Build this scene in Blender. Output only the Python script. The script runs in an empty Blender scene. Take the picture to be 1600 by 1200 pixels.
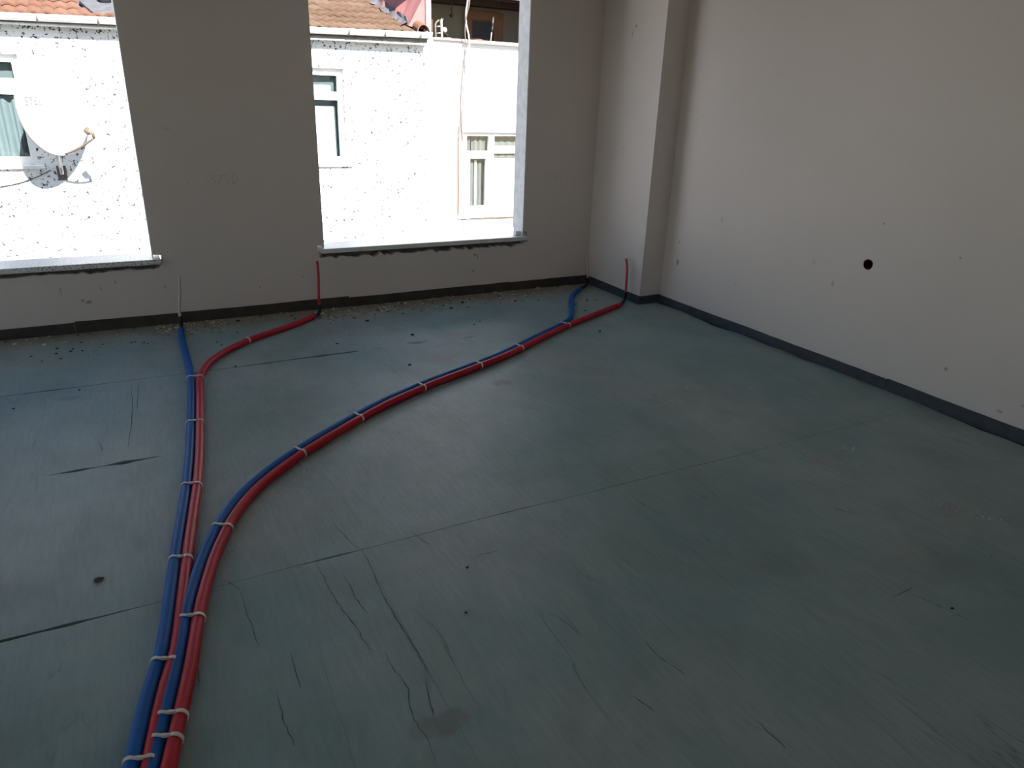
import bpy, bmesh, math, random
from mathutils import Vector, Matrix
random.seed(7)
SC = bpy.context.scene
COL = SC.collection

# ---------------------------------------------------------------- camera, sky, sun, exposure
cam_data = bpy.data.cameras.new('camera')
cam_data.sensor_fit = 'HORIZONTAL'; cam_data.sensor_width = 36.0
cam_data.lens = 36.0 * 1121.64 / 1600.0
cam_data.clip_start = 0.05
cam = bpy.data.objects.new('camera', cam_data); COL.objects.link(cam)
_R = Vector((0.88549763, -0.46363235, 0.0306428)); _U = Vector((0.14529551, 0.33893664, 0.92952201)); _F = Vector((0.44134245, 0.81863728, -0.3674913))
_m = Matrix((( _R.x, _U.x, -_F.x, -4.0196), (_R.y, _U.y, -_F.y, -5.6192), (_R.z, _U.z, -_F.z, 1.6), (0, 0, 0, 1)))
cam.matrix_world = _m
SC.camera = cam

SUN_TRAVEL = Vector((-0.131, 0.80, -0.559)).normalized()
world = bpy.data.worlds.new('sky'); SC.world = world; world.use_nodes = True
wn = world.node_tree; wn.nodes.clear()
sky = wn.nodes.new('ShaderNodeTexSky'); sky.sky_type = 'NISHITA'; sky.sun_disc = False
sky.sun_elevation = math.asin(-SUN_TRAVEL.z); sky.sun_rotation = math.atan2(-SUN_TRAVEL.x, -SUN_TRAVEL.y)
sky.altitude = 100; sky.air_density = 1.0; sky.dust_density = 0.4; sky.ozone_density = 1.0
bg = wn.nodes.new('ShaderNodeBackground'); bg.inputs['Strength'].default_value = 0.185
wo = wn.nodes.new('ShaderNodeOutputWorld')
wn.links.new(sky.outputs[0], bg.inputs[0]); wn.links.new(bg.outputs[0], wo.inputs[0])

sun_data = bpy.data.lights.new('sun', 'SUN'); sun_data.energy = 12.8; sun_data.angle = math.radians(0.53); sun_data.color = (1.0, 0.99, 0.975)
sun = bpy.data.objects.new('sun', sun_data); COL.objects.link(sun)
sun.rotation_euler = SUN_TRAVEL.to_track_quat('-Z', 'Y').to_euler()
sun.location = (0, -10, 12)

SC.view_settings.view_transform = 'Standard'; SC.view_settings.look = 'None'
SC.view_settings.exposure = 0.52; SC.view_settings.gamma = 1.0; SC.view_settings.use_curve_mapping = False

# ---------------------------------------------------------------- material helpers
class NT:
    def __init__(s, name):
        s.m = bpy.data.materials.new(name); s.m.use_nodes = True
        s.t = s.m.node_tree; s.b = s.t.nodes['Principled BSDF']; s.out = s.t.nodes['Material Output']
    def n(s, typ, **kw):
        nd = s.t.nodes.new(typ)
        for k, v in kw.items(): setattr(nd, k, v)
        return nd
    def l(s, a, b): s.t.links.new(a, b)
    def coord(s, kind='Object'): return s.n('ShaderNodeTexCoord').outputs[kind]
    def mapping(s, vec, scale=(1, 1, 1), loc=(0, 0, 0), rot=(0, 0, 0)):
        m = s.n('ShaderNodeMapping'); s.l(vec, m.inputs[0])
        m.inputs['Scale'].default_value = scale; m.inputs['Location'].default_value = loc; m.inputs['Rotation'].default_value = rot
        return m.outputs[0]
    def noise(s, vec, scale, detail=4, rough=0.55, dist=0.0):
        t = s.n('ShaderNodeTexNoise'); s.l(vec, t.inputs['Vector'])
        t.inputs['Scale'].default_value = scale; t.inputs['Detail'].default_value = detail
        t.inputs['Roughness'].default_value = rough; t.inputs['Distortion'].default_value = dist
        return t.outputs['Fac']
    def ramp(s, fac, stops):
        r = s.n('ShaderNodeValToRGB'); s.l(fac, r.inputs[0]); e = r.color_ramp.elements
        while len(e) < len(stops): e.new(0.5)
        for i, (p, c) in enumerate(stops):
            e[i].position = p; e[i].color = c if len(c) == 4 else (*c, 1)
        return r.outputs[0]
    def mix(s, fac, a, b, blend='MIX'):
        m = s.n('ShaderNodeMix', data_type='RGBA', blend_type=blend)
        if hasattr(fac, 'node'): s.l(fac, m.inputs[0])
        else: m.inputs[0].default_value = fac
        for v, i in ((a, 6), (b, 7)):
            if hasattr(v, 'node'): s.l(v, m.inputs[i])
            else: m.inputs[i].default_value = v if len(v) == 4 else (*v, 1)
        return m.outputs[2]
    def math(s, op, a, b=0.0, c=0.0, clamp=False):
        m = s.n('ShaderNodeMath', operation=op, use_clamp=clamp)
        for v, i in ((a, 0), (b, 1), (c, 2)):
            if hasattr(v, 'node'): s.l(v, m.inputs[i])
            else: m.inputs[i].default_value = v
        return m.outputs[0]
    def bump(s, h, strength, dist=0.01):
        b = s.n('ShaderNodeBump'); b.inputs['Strength'].default_value = strength; b.inputs['Distance'].default_value = dist
        s.l(h, b.inputs['Height']); s.l(b.outputs[0], s.b.inputs['Normal'])
    def base(s, c):
        if hasattr(c, 'node'): s.l(c, s.b.inputs['Base Color'])
        else: s.b.inputs['Base Color'].default_value = (*c, 1)
    def rough(s, v):
        if hasattr(v, 'node'): s.l(v, s.b.inputs['Roughness'])
        else: s.b.inputs['Roughness'].default_value = v
    def spec(s, v): s.b.inputs['Specular IOR Level'].default_value = v
    def spot(s, vec, centre, scale, soft=0.6, wob=None):
        """soft blob mask (1 inside) around a point, scale = (sx, sy, sz) half sizes"""
        sub = s.n('ShaderNodeVectorMath', operation='SUBTRACT'); s.l(vec, sub.inputs[0]); sub.inputs[1].default_value = centre
        mul = s.n('ShaderNodeVectorMath', operation='MULTIPLY'); s.l(sub.outputs[0], mul.inputs[0]); mul.inputs[1].default_value = tuple(1.0 / v for v in scale)
        ln = s.n('ShaderNodeVectorMath', operation='LENGTH'); s.l(mul.outputs[0], ln.inputs[0])
        d = ln.outputs['Value']
        if wob is not None: d = s.math('ADD', d, s.math('MULTIPLY', s.math('SUBTRACT', wob, 0.5), 1.6))
        mr = s.n('ShaderNodeMapRange', interpolation_type='SMOOTHSTEP'); s.l(d, mr.inputs[0])
        mr.inputs[1].default_value = 1.0 - soft; mr.inputs[2].default_value = 1.0
        mr.inputs[3].default_value = 1.0; mr.inputs[4].default_value = 0.0
        return mr.outputs[0]

def plain(name, col, rough=0.5, var=0.08, scale=8.0, spec=0.4, bump=0.0, metallic=0.0):
    t = NT(name); v = t.coord()
    nz = t.noise(v, scale)
    lo = tuple(c * (1 - var) for c in col); hi = tuple(min(1, c * (1 + var)) for c in col)
    t.base(t.ramp(nz, [(0.3, lo), (0.7, hi)])); t.rough(rough); t.spec(spec)
    t.b.inputs['Metallic'].default_value = metallic
    if bump: t.bump(t.noise(v, scale * 6), bump, 0.004)
    return t.m

def m_wall(name, base, marks=()):
    t = NT(name); v = t.coord()
    big = t.noise(v, 1.3, 3); fine = t.noise(v, 40, 4)
    col = t.ramp(big, [(0.3, tuple(c * 0.965 for c in base)), (0.7, base)])
    # sparse small scuffs
    vm = t.mapping(v, scale=(1, 1, 0.6))
    vo = t.n('ShaderNodeTexVoronoi'); t.l(vm, vo.inputs['Vector']); vo.inputs['Scale'].default_value = 5.0
    sel = t.n('ShaderNodeSeparateColor'); t.l(vo.outputs['Color'], sel.inputs[0])
    near = t.math('LESS_THAN', t.math('ADD', vo.outputs['Distance'], t.math('MULTIPLY', fine, 0.045)), 0.052)
    few = t.math('GREATER_THAN', sel.outputs[0], 0.86)
    msk = t.math('MULTIPLY', near, few)
    col = t.mix(t.math('MULTIPLY', msk, 0.30), col, (0.25, 0.22, 0.2))
    wob = t.noise(v, 30, 3)
    for c, sc, dark in marks:
        col = t.mix(t.math('MULTIPLY', t.spot(v, c, tuple(q * .75 for q in sc), 0.6, wob), dark * .75), col, (0.09, 0.07, 0.06))
    t.base(col); t.rough(0.75); t.spec(0.25)
    t.bump(t.noise(v, 90, 3), 0.06, 0.003)
    return t.m

WALLCOL = (0.79, 0.705, 0.66)
M = {}
M['wall'] = m_wall('painted_plaster', WALLCOL)
M['wall_back'] = m_wall('painted_plaster_back', WALLCOL, marks=[
    ((-4.37, 0, 0.225), (0.022, 0.2, 0.018), 0.7), ((-4.335, 0, 0.212), (0.035, 0.2, 0.02), 0.75), ((-4.25, 0, 0.30), (0.014, 0.2, 0.028), 0.5),
    ((-4.155, 0, 0.335), (0.013, 0.2, 0.025), 0.6), ((-4.49, 0, 0.30), (0.012, 0.2, 0.05), 0.35), ((-3.85, 0, 0.28), (0.010, 0.2, 0.03), 0.6),
    ((-1.40, 0, 0.345), (0.020, 0.2, 0.025), 0.65), ((-1.37, 0, 0.325), (0.014, 0.2, 0.03), 0.6), ((-1.41, 0, 0.205), (0.022, 0.2, 0.022), 0.6),
    ((-3.2, 0, 0.22), (0.012, 0.2, 0.014), 0.5), ((-2.87, 0, 0.27), (0.01, 0.2, 0.012), 0.5), ((-3.7, 0, 1.35), (0.05, 0.2, 0.02), 0.15)])
M['wall_right'] = m_wall('painted_plaster_right', WALLCOL, marks=[
    ((0, -1.005, 0.385), (0.2, 0.022, 0.045), 0.8), ((0, -1.00, 0.55), (0.2, 0.014, 0.02), 0.6), ((0, -3.38, 0.25), (0.2, 0.022, 0.022), 0.7),
    ((0, -3.72, 0.12), (0.2, 0.03, 0.015), 0.55), ((0, -3.83, 0.19), (0.2, 0.04, 0.02), 0.4), ((0, -3.30, 0.87), (0.2, 0.012, 0.014), 0.6),
    ((0, -2.80, 0.98), (0.2, 0.012, 0.010), 0.5), ((0, -2.53, 0.55), (0.2, 0.018, 0.035), 0.35), ((0, -2.35, 0.66), (0.2, 0.03, 0.03), 0.2), ((0, -1.45, 0.80), (0.2, 0.012, 0.03), 0.5)])
M['wall_column'] = m_wall('painted_plaster_column', WALLCOL, marks=[
    ((-0.22, -0.45, 2.18), (0.05, 0.022, 0.02), 0.75), ((-0.22, -0.41, 2.12), (0.05, 0.012, 0.05), 0.55), ((-0.22, -0.42, 1.25), (0.05, 0.015, 0.03), 0.4),
    ((-0.22, -0.25, 1.17), (0.05, 0.02, 0.015), 0.55), ((-0.22, -0.3, 0.55), (0.05, 0.012, 0.02), 0.5)])
M['ceiling'] = plain('ceiling_plaster', (0.55, 0.51, 0.46), 0.8, 0.03)
M['concrete'] = plain('raw_concrete', (0.30, 0.31, 0.33), 0.85, 0.16, 14, 0.2, 0.35)
M['reveal'] = plain('grey_skim_coat', (0.80, 0.79, 0.78), 0.85, 0.12, 14, 0.2, 0.35)
M['mortar'] = plain('rough_mortar', (0.20, 0.16, 0.135), 0.95, 0.3, 30, 0.1, 0.6)
M['foam_strip'] = plain('dark_foam_edge_strip', (0.058, 0.066, 0.082), 0.6, 0.25, 10, 0.35, 0.15)
M['foam_strip_back'] = plain('dark_brownish_foam_edge_strip', (0.062, 0.055, 0.05), 0.6, 0.25, 10, 0.3, 0.15)
M['red_pipe'] = plain('red_pipe_sleeve', (0.56, 0.014, 0.032), 0.45, 0.06, 5, 0.28)
M['blue_pipe'] = plain('blue_pipe_sleeve', (0.001, 0.115, 0.42), 0.5, 0.06, 5, 0.2)
M['red_inner'] = plain('red_inner_pipe', (0.55, 0.03, 0.045), 0.35, 0.05, 5, 0.5)
M['white_inner'] = plain('clear_white_inner_pipe', (0.60, 0.555, 0.50), 0.3, 0.04, 5, 0.5)
M['black_plastic'] = plain('black_plastic', (0.012, 0.012, 0.014), 0.45, 0.1, 10, 0.4)
M['tie'] = plain('white_nylon', (0.80, 0.74, 0.66), 0.45, 0.04, 20, 0.4)
M['pencil'] = plain('pencil_marking', (0.69, 0.615, 0.575), 0.8, 0.2, 60, 0.1)
M['box_red'] = plain('dark_red_plastic', (0.11, 0.018, 0.016), 0.55, 0.15, 20, 0.3)

def m_marble(name, dusty):
    t = NT(name); v = t.coord()
    w = t.noise(v, 3.0, 8, 0.65, 1.6)
    col = t.ramp(w, [(0.35, (0.80, 0.80, 0.79)), (0.5, (0.86, 0.85, 0.83)), (0.62, (0.74, 0.74, 0.75))])
    if dusty:
        sp = t.noise(t.mapping(v, scale=(1, 2.0, 1)), 75, 3, 0.7)
        col = t.mix(t.ramp(sp, [(0.50, (0, 0, 0)), (0.62, (.9, .9, .9))]), col, (0.20, 0.21, 0.25))
    t.base(col); t.rough(0.32); t.spec(0.5)
    return t.m
M['marble'] = m_marble('pale_marble', False); M['marble_dusty'] = m_marble('dusty_marble', True)

def m_floor():
    t = NT('insulation_sheet'); v = t.coord()
    big = t.noise(v, 0.9, 4, 0.55, 0.4); mid = t.noise(v, 5.5, 5, 0.62, 0.3)
    col = t.ramp(big, [(0.34, (0.235, 0.36, 0.35)), (0.50, (0.335, 0.435, 0.42)), (0.68, (0.42, 0.475, 0.455))])
    col = t.mix(t.math('MULTIPLY', t.ramp(mid, [(0.45, (0, 0, 0)), (0.75, (1, 1, 1))]), 0.40), col, (0.46, 0.465, 0.435))
    blot = t.noise(t.mapping(v, loc=(7, 2, 0)), 1.5, 5, 0.6, 0.8)
    col = t.mix(t.math('MULTIPLY', t.ramp(blot, [(0.48, (0, 0, 0)), (0.72, (1, 1, 1))]), 0.42), col, (0.27, 0.265, 0.225))
    sm = t.noise(t.mapping(v, scale=(2.6, 1.0, 1), loc=(1, 9, 0), rot=(0, 0, .2)), 1.6, 5, 0.65, 0.3)
    col = t.mix(t.math('MULTIPLY', t.ramp(sm, [(0.5, (0, 0, 0)), (0.75, (1, 1, 1))]), 0.40), col, (0.15, 0.235, 0.225))
    oi = t.n('ShaderNodeObjectInfo'); col = t.mix(t.math('MULTIPLY', oi.outputs['Random'], 0.14), col, (0.20, 0.27, 0.27))
    # fine fibre grain running across the sheet
    gr = t.noise(t.mapping(v, scale=(60, 7, 10), rot=(0, 0, 0.12)), 1.0, 5, 0.7)
    col = t.mix(t.math('MULTIPLY', t.ramp(gr, [(0.35, (1, 1, 1)), (0.60, (0, 0, 0))]), 0.22), col, (0.14, 0.21, 0.20))
    # longer cracks and creases: thin contour of a stretched noise, broken up
    cn = t.noise(t.mapping(v, scale=(3.0, 0.32, 1), rot=(0, 0, 0.06)), 1.0, 5, 0.45, 0.0)
    cr = t.math('ABSOLUTE', t.math('SUBTRACT', cn, 0.5))
    brk = t.ramp(t.noise(v, 1.6, 3), [(0.52, (0, 0, 0)), (0.64, (1, 1, 1))])
    crack = t.math('MULTIPLY', t.ramp(cr, [(0.0, (1, 1, 1)), (0.0035, (0, 0, 0))]), brk)
    cn2 = t.noise(t.mapping(v, scale=(8.0, 0.8, 1), loc=(3, 1, 0), rot=(0, 0, -0.05)), 1.0, 4, 0.4, 0.0)
    cr2 = t.math('ABSOLUTE', t.math('SUBTRACT', cn2, 0.52))
    brk2 = t.ramp(t.noise(t.mapping(v, loc=(5, 5, 0)), 2.2, 3), [(0.54, (0, 0, 0)), (0.66, (1, 1, 1))])
    crack2 = t.math('MULTIPLY', t.ramp(cr2, [(0.0, (1, 1, 1)), (0.0042, (0, 0, 0))]), brk2)
    # little pits
    vo = t.n('ShaderNodeTexVoronoi'); t.l(t.mapping(v, scale=(1, 2, 1)), vo.inputs['Vector']); vo.inputs['Scale'].default_value = 4.2
    se = t.n('ShaderNodeSeparateColor'); t.l(vo.outputs['Color'], se.inputs[0])
    pit = t.math('MULTIPLY', t.math('LESS_THAN', t.math('ADD', vo.outputs['Distance'], t.math('MULTIPLY', mid, 0.06)), 0.062), t.math('GREATER_THAN', se.outputs[1], 0.55))
    allc = t.math('ADD', t.math('MULTIPLY', crack, 0.35), t.math('ADD', t.math('MULTIPLY', crack2, 0.22), t.math('MULTIPLY', pit, 0.5)), clamp=True)
    col = t.mix(allc, col, (0.03, 0.05, 0.052))
    # sandy building dust along the window wall
    sp = t.n('ShaderNodeSeparateXYZ'); t.l(v, sp.inputs[0])
    dn = t.noise(v, 7, 5, 0.65)
    dd = t.math('ADD', sp.outputs[1], t.math('MULTIPLY', t.math('SUBTRACT', dn, 0.5), 0.55))
    mr = t.n('ShaderNodeMapRange', interpolation_type='SMOOTHSTEP'); t.l(dd, mr.inputs[0]); mr.inputs[1].default_value = -0.36; mr.inputs[2].default_value = -0.02
    col = t.mix(t.math('MULTIPLY', mr.outputs[0], 0.95), col, (0.30, 0.255, 0.20))
    wob = t.noise(v, 14, 4, 0.6)
    for c, sc, a, rgb in [((-2.02, -1.03, 0), (0.20, 0.10, 0.2), 0.65, (0.36, 0.28, 0.24)), ((-2.34, -1.08, 0), (0.09, 0.03, 0.2), 0.75, (0.20, 0.15, 0.13)),
                          ((-2.31, -1.46, 0), (0.11, 0.09, 0.2), 0.5, (0.34, 0.27, 0.24)), ((-2.14, -2.01, 0), (0.08, 0.08, 0.2), 0.5, (0.17, 0.16, 0.14)),
                          ((-1.44, -2.60, 0), (0.12, 0.08, 0.2), 0.3, (0.30, 0.235, 0.225)), ((-1.16, -3.55, 0), (0.12, 0.07, 0.2), 0.3, (0.30, 0.235, 0.225)), ((-1.03, -4.12, 0), (0.12, 0.07, 0.2), 0.3, (0.30, 0.235, 0.225)),
                          ((-4.43, -1.27, 0), (0.10, 0.05, 0.2), 0.3, (0.11, 0.11, 0.11)), ((-3.46, -4.22, 0), (0.10, 0.06, 0.2), 0.45, (0.19, 0.16, 0.15))]:
        col = t.mix(t.math('MULTIPLY', t.spot(v, c, sc, 0.55, wob), a), col, rgb)
    t.base(col)
    t.rough(t.ramp(mid, [(0.3, (0.44, 0.44, 0.44)), (0.7, (0.56, 0.56, 0.56))])); t.spec(0.36)
    h = t.math('ADD', t.math('MULTIPLY', gr, 0.30), t.math('ADD', t.math('MULTIPLY', t.noise(v, 22, 5, 0.7), 0.6), t.math('MULTIPLY', allc, -1.2)))
    h = t.math('ADD', h, t.math('MULTIPLY', t.noise(v, 2.4, 2), 3.2))
    t.bump(h, 0.45, 0.008)
    return t.m
M['floor'] = m_floor()

# ---------------------------------------------------------------- geometry helpers
def link(name, me, mat, parent=None, smooth=False):
    o = bpy.data.objects.new(name, me); COL.objects.link(o)
    if mat is not None and not me.materials: me.materials.append(mat)
    if parent is not None: o.parent = parent
    if smooth:
        for f in me.polygons: f.use_smooth = True
    return o
def from_bm(name, bm, mat, parent=None, smooth=False):
    bmesh.ops.recalc_face_normals(bm, faces=bm.faces)
    me = bpy.data.meshes.new(name); bm.to_mesh(me); bm.free()
    return link(name, me, mat, parent, smooth)
def empty(name, loc=(0, 0, 0)):
    o = bpy.data.objects.new(name, None); COL.objects.link(o); o.location = loc; o.empty_display_size = 0.1
    return o
def tag(o, label=None, cat=None, group=None, kind=None):
    if label: o['label'] = label
    if cat: o['category'] = cat
    if group: o['group'] = group
    if kind: o['kind'] = kind
    return o
def add_box(bm, x0, x1, y0, y1, z0, z1, bevel=0.0):
    vs = [bm.verts.new((x, y, z)) for x in (x0, x1) for y in (y0, y1) for z in (z0, z1)]
    fs = [(0, 1, 3, 2), (4, 6, 7, 5), (0, 4, 5, 1), (2, 3, 7, 6), (0, 2, 6, 4), (1, 5, 7, 3)]
    faces = [bm.faces.new([vs[i] for i in f]) for f in fs]
    if bevel:
        es = list({e for f in faces for e in f.edges})
        bmesh.ops.bevel(bm, geom=es, offset=bevel, segments=1, affect='EDGES', profile=0.5)
def box(name, x0, x1, y0, y1, z0, z1, mat, parent=None, bevel=0.0):
    bm = bmesh.new(); add_box(bm, x0, x1, y0, y1, z0, z1, bevel); return from_bm(name, bm, mat, parent)
def add_prism(bm, pts, fn0, fn1):
    """outline pts (2-D) mapped by fn0/fn1 to the two caps"""
    a = [bm.verts.new(fn0(*p)) for p in pts]; b = [bm.verts.new(fn1(*p)) for p in pts]
    bm.faces.new(a); bm.faces.new(b[::-1])
    n = len(pts)
    for i in range(n):
        j = (i + 1) % n; bm.faces.new((a[i], a[j], b[j], b[i]))
def catmull(P, per=6):
    P = [Vector(p) for p in P]; Q = [P[0] * 2 - P[1]] + P + [P[-1] * 2 - P[-2]]; out = []
    for i in range(1, len(Q) - 2):
        a, b, c, d = Q[i - 1], Q[i], Q[i + 1], Q[i + 2]
        for k in range(per):
            t = k / per
            out.append(0.5 * ((2 * b) + (c - a) * t + (2 * a - 5 * b + 4 * c - d) * t * t + (3 * b - a - 3 * c + d) * t ** 3))
    out.append(P[-1]); return out
def smooth_path(P, n=2):
    P = [Vector(p) for p in P]
    for _ in range(n):
        P = [P[0]] + [(P[i - 1] + P[i] * 2 + P[i + 1]) / 4 for i in range(1, len(P) - 1)] + [P[-1]]
    return P
def add_tube(bm, path, r, seg=12, cap=True):
    P = [Vector(p) for p in path]; n = len(P); rings = []
    rr = r if isinstance(r, (list, tuple)) else [r] * n
    t0 = (P[1] - P[0]).normalized(); ref = Vector((0, 0, 1)) if abs(t0.z) < 0.9 else Vector((1, 0, 0))
    u = (ref - t0 * ref.dot(t0)).normalized()
    for i in range(n):
        t = (P[min(i + 1, n - 1)] - P[max(i - 1, 0)]).normalized()
        u = (u - t * u.dot(t)).normalized(); w = t.cross(u)
        rings.append([bm.verts.new(P[i] + (u * math.cos(a) + w * math.sin(a)) * rr[i]) for a in [2 * math.pi * k / seg for k in range(seg)]])
    for i in range(n - 1):
        for k in range(seg):
            k2 = (k + 1) % seg
            bm.faces.new((rings[i][k], rings[i][k2], rings[i + 1][k2], rings[i + 1][k]))
    if cap: bm.faces.new(rings[0][::-1]); bm.faces.new(rings[-1])
def tube(name, path, r, mat, parent=None, seg=12):
    bm = bmesh.new(); add_tube(bm, path, r, seg); return from_bm(name, bm, mat, parent, True)
def jag(x0, x1, z, amp, step=0.03, seed=1):
    rnd = random.Random(seed); n = max(2, int((x1 - x0) / step)); out = []
    for i in range(n + 1):
        out.append((x0 + (x1 - x0) * i / n, z + rnd.uniform(-amp, amp) * (1 if rnd.random() < 0.75 else 1.9)))
    return out
def text_mesh(name, body, size, mat, parent, M4, ext=0.0004, shear=0.0):
    cu = bpy.data.curves.new(name, 'FONT'); cu.body = body; cu.size = size; cu.extrude = ext; cu.align_x = 'CENTER'; cu.align_y = 'CENTER'; cu.shear = shear
    tmp = bpy.data.objects.new(name + '_tmp', cu); COL.objects.link(tmp)
    dg = bpy.context.evaluated_depsgraph_get(); me = bpy.data.meshes.new_from_object(tmp.evaluated_get(dg))
    bpy.data.objects.remove(tmp); bpy.data.curves.remove(cu)
    me.transform(M4); me.materials.clear()
    return link(name, me, mat, parent)

# ---------------------------------------------------------------- the room
XL, YR, ZC = -8.65, -9.7, 2.66         # left wall, rear wall, ceiling
TH = 0.20
ADDED_W0 = (-8.44, -6.67); W1 = (-5.667, -3.897); W2 = (-2.695, -0.929); ZH = 2.52  # the leftmost window is out of view, added to brighten the room
SILL_T, SILL_B = 0.482, 0.446
# floor: slab with loose insulation sheets laid on it
M['screed'] = plain('dark_screed', (0.035, 0.035, 0.034), 0.95, 0.2, 20, 0.1)
floor = box('floor', XL - 0.2, 0.2, YR - 0.2, TH, -0.18, -0.014, M['screed']); tag(floor, kind='structure')
def slit(x, spans):
    g = 0.0003
    for a, b, w in spans:
        if a < x < b:
            s = math.sin(math.pi * (x - a) / (b - a)); g = max(g, 0.0003 + 1.5 * w * s * (0.75 + 0.25 * math.sin(x * 37)))
    return g
SEAMS = {-1.11: [(-3.54, -3.2, .010), (-3.25, -2.74, .018), (-2.70, -2.55, .006), (-2.42, -2.20, .005), (-2.02, -1.86, .008), (-1.36, -1.12, .006), (-4.72, -4.40, .006), (-4.95, -4.74, .005), (-0.56, -0.40, .006)],
         -2.21: [(-4.52, -4.27, .020), (-4.30, -4.04, .028), (-3.80, -3.10, .004), (-2.85, -2.6, .002), (-2.12, -1.55, .004), (-1.5, -1.1, .003)],
         -3.34: [(-4.70, -4.18, .012), (-3.66, -3.40, .006), (-2.9, -2.6, .002)], -4.45: [], -5.56: [], -6.67: [], -7.78: [], -8.89: []}
ROWS = [-0.004, -1.11, -2.21, -3.34, -4.45, -5.56, -6.67, -7.78, -8.89, YR]
CROSS = [[-2.775], [-5.2], [-5.05], [-3.415], [-4.9, -1.2], [-3.0], [-3.0], [-4.0], [-5.0]]
def jit(y, x): return 0.004 * math.sin(x * 2.3 + y * 5) + 0.002 * math.sin(x * 7.1 + y)
for r in range(len(ROWS) - 1):
    yt, yb = ROWS[r], ROWS[r + 1]
    xs = [XL] + CROSS[r] + [-0.012]
    for c in range(len(xs) - 1):
        xa, xb = xs[c] + (0.0003 if c else 0), xs[c + 1] - 0.0003
        n = max(2, int((xb - xa) / 0.03)); top = []; bot = []
        for i in range(n + 1):
            x = xa + (xb - xa) * i / n
            gt = slit(x, SEAMS[yt]) / 2 if yt in SEAMS else 0.0; gb = slit(x, SEAMS[yb]) / 2 if yb in SEAMS else 0.0
            top.append((x, yt + jit(yt, x) * (yt in SEAMS) - gt)); bot.append((x, yb + jit(yb, x) * (yb in SEAMS) + gb))
        ring = bot + top[::-1]
        if c == len(xs) - 2:                     # ragged side beside the right wall
            k = 10; rnd = random.Random(40 + r)
            side = [(xb - rnd.choice([0, 0, 0.004, 0.012, 0.02]), yb + (yt - yb) * j / k) for j in range(1, k)]
            if r in (1, 3): side = [(x - (0.022 if 3 < j < 7 else 0), y) for j, (x, y) in enumerate(side)]
            ring = bot + side + top[::-1]
        zt = [0.0, -0.0025, -0.001, -0.002, 0, -0.001, 0, 0, 0][r] - (0.003 if (r == 0 and c == 1) else 0)
        bm = bmesh.new(); add_prism(bm, ring, lambda x, y: (x, y, zt), lambda x, y: (x, y, -0.0135))
        from_bm('insulation_sheet', bm, M['floor'], floor)

# cracks torn into the sheets along their fibres
CRACKS = [[(-3.414, -3.338), (-3.414, -3.458), (-3.422, -3.558), (-3.426, -3.69), (-3.423, -3.798), (-3.421, -3.881), (-3.419, -3.961), (-3.42, -4.034)], [(-3.592, -3.344), (-3.585, -3.44), (-3.582, -3.56), (-3.569, -3.676), (-3.553, -3.769), (-3.553, -3.818), (-3.538, -3.888)], [(-3.507, -3.887), (-3.507, -3.977), (-3.494, -4.054), (-3.51, -4.126), (-3.518, -4.197), (-3.51, -4.249), (-3.517, -4.335)], [(-3.518, -3.451), (-3.513, -3.631), (-3.503, -3.708)], [(-3.434, -4.055), (-3.458, -4.151), (-3.462, -4.2)], [(-4.034, -3.619), (-4.026, -3.683), (-4.03, -3.767), (-4.036, -3.805)], [(-3.862, -3.408), (-3.858, -3.555), (-3.852, -3.642), (-3.849, -3.707)], [(-3.84, -3.914), (-3.838, -4.041), (-3.831, -4.126)], [(-4.138, -1.18), (-4.142, -1.582), (-4.175, -2.066)], [(-2.747, -4.205), (-2.746, -4.284), (-2.727, -4.383)], [(-1.822, -4.415), (-1.691, -4.409)], [(-3.767, -3.778), (-3.772, -3.933)], [(-4.097, -1.154), (-4.121, -1.592)], [(-3.463, -3.105), (-3.442, -3.264), (-3.414, -3.338)], [(-3.051, -3.563), (-2.945, -3.567)], [(-3.208, -3.3), (-3.172, -3.414)], [(-3.902, -3.311), (-3.861, -3.397)], [(-4.296, -1.937), (-4.282, -2.055)], [(-2.922, -4.372), (-2.899, -4.449)], [(-2.66, -4.603), (-2.654, -4.714)]]
bm = bmesh.new(); rnd = random.Random(77)
for L_ in CRACKS:
    P_ = smooth_path(catmull([(x, y, .0004) for x, y in L_], 5), 1); n_ = len(P_); prev = None
    P_ = [q + Vector((rnd.uniform(-.0025, .0025), rnd.uniform(-.004, .004), 0)) for q in P_]
    for i_, q in enumerate(P_):
        t_ = (P_[min(i_ + 1, n_ - 1)] - P_[max(i_ - 1, 0)]).normalized(); s_ = Vector((-t_.y, t_.x, 0)) * (.0004 + .0015 * math.sin(math.pi * (i_ + .01) / n_) * rnd.uniform(.4, 1.2))
        cur = (bm.verts.new(q + s_), bm.verts.new(q - s_))
        if prev: bm.faces.new((prev[0], cur[0], cur[1], prev[1]))
        prev = cur
M['crack'] = plain('crack_dark', (0.11, 0.155, 0.15), 0.9, 0.2, 30, 0.1)
o = from_bm('sheet_cracks', bm, M['crack'], floor); o['kind'] = 'stuff'
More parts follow.
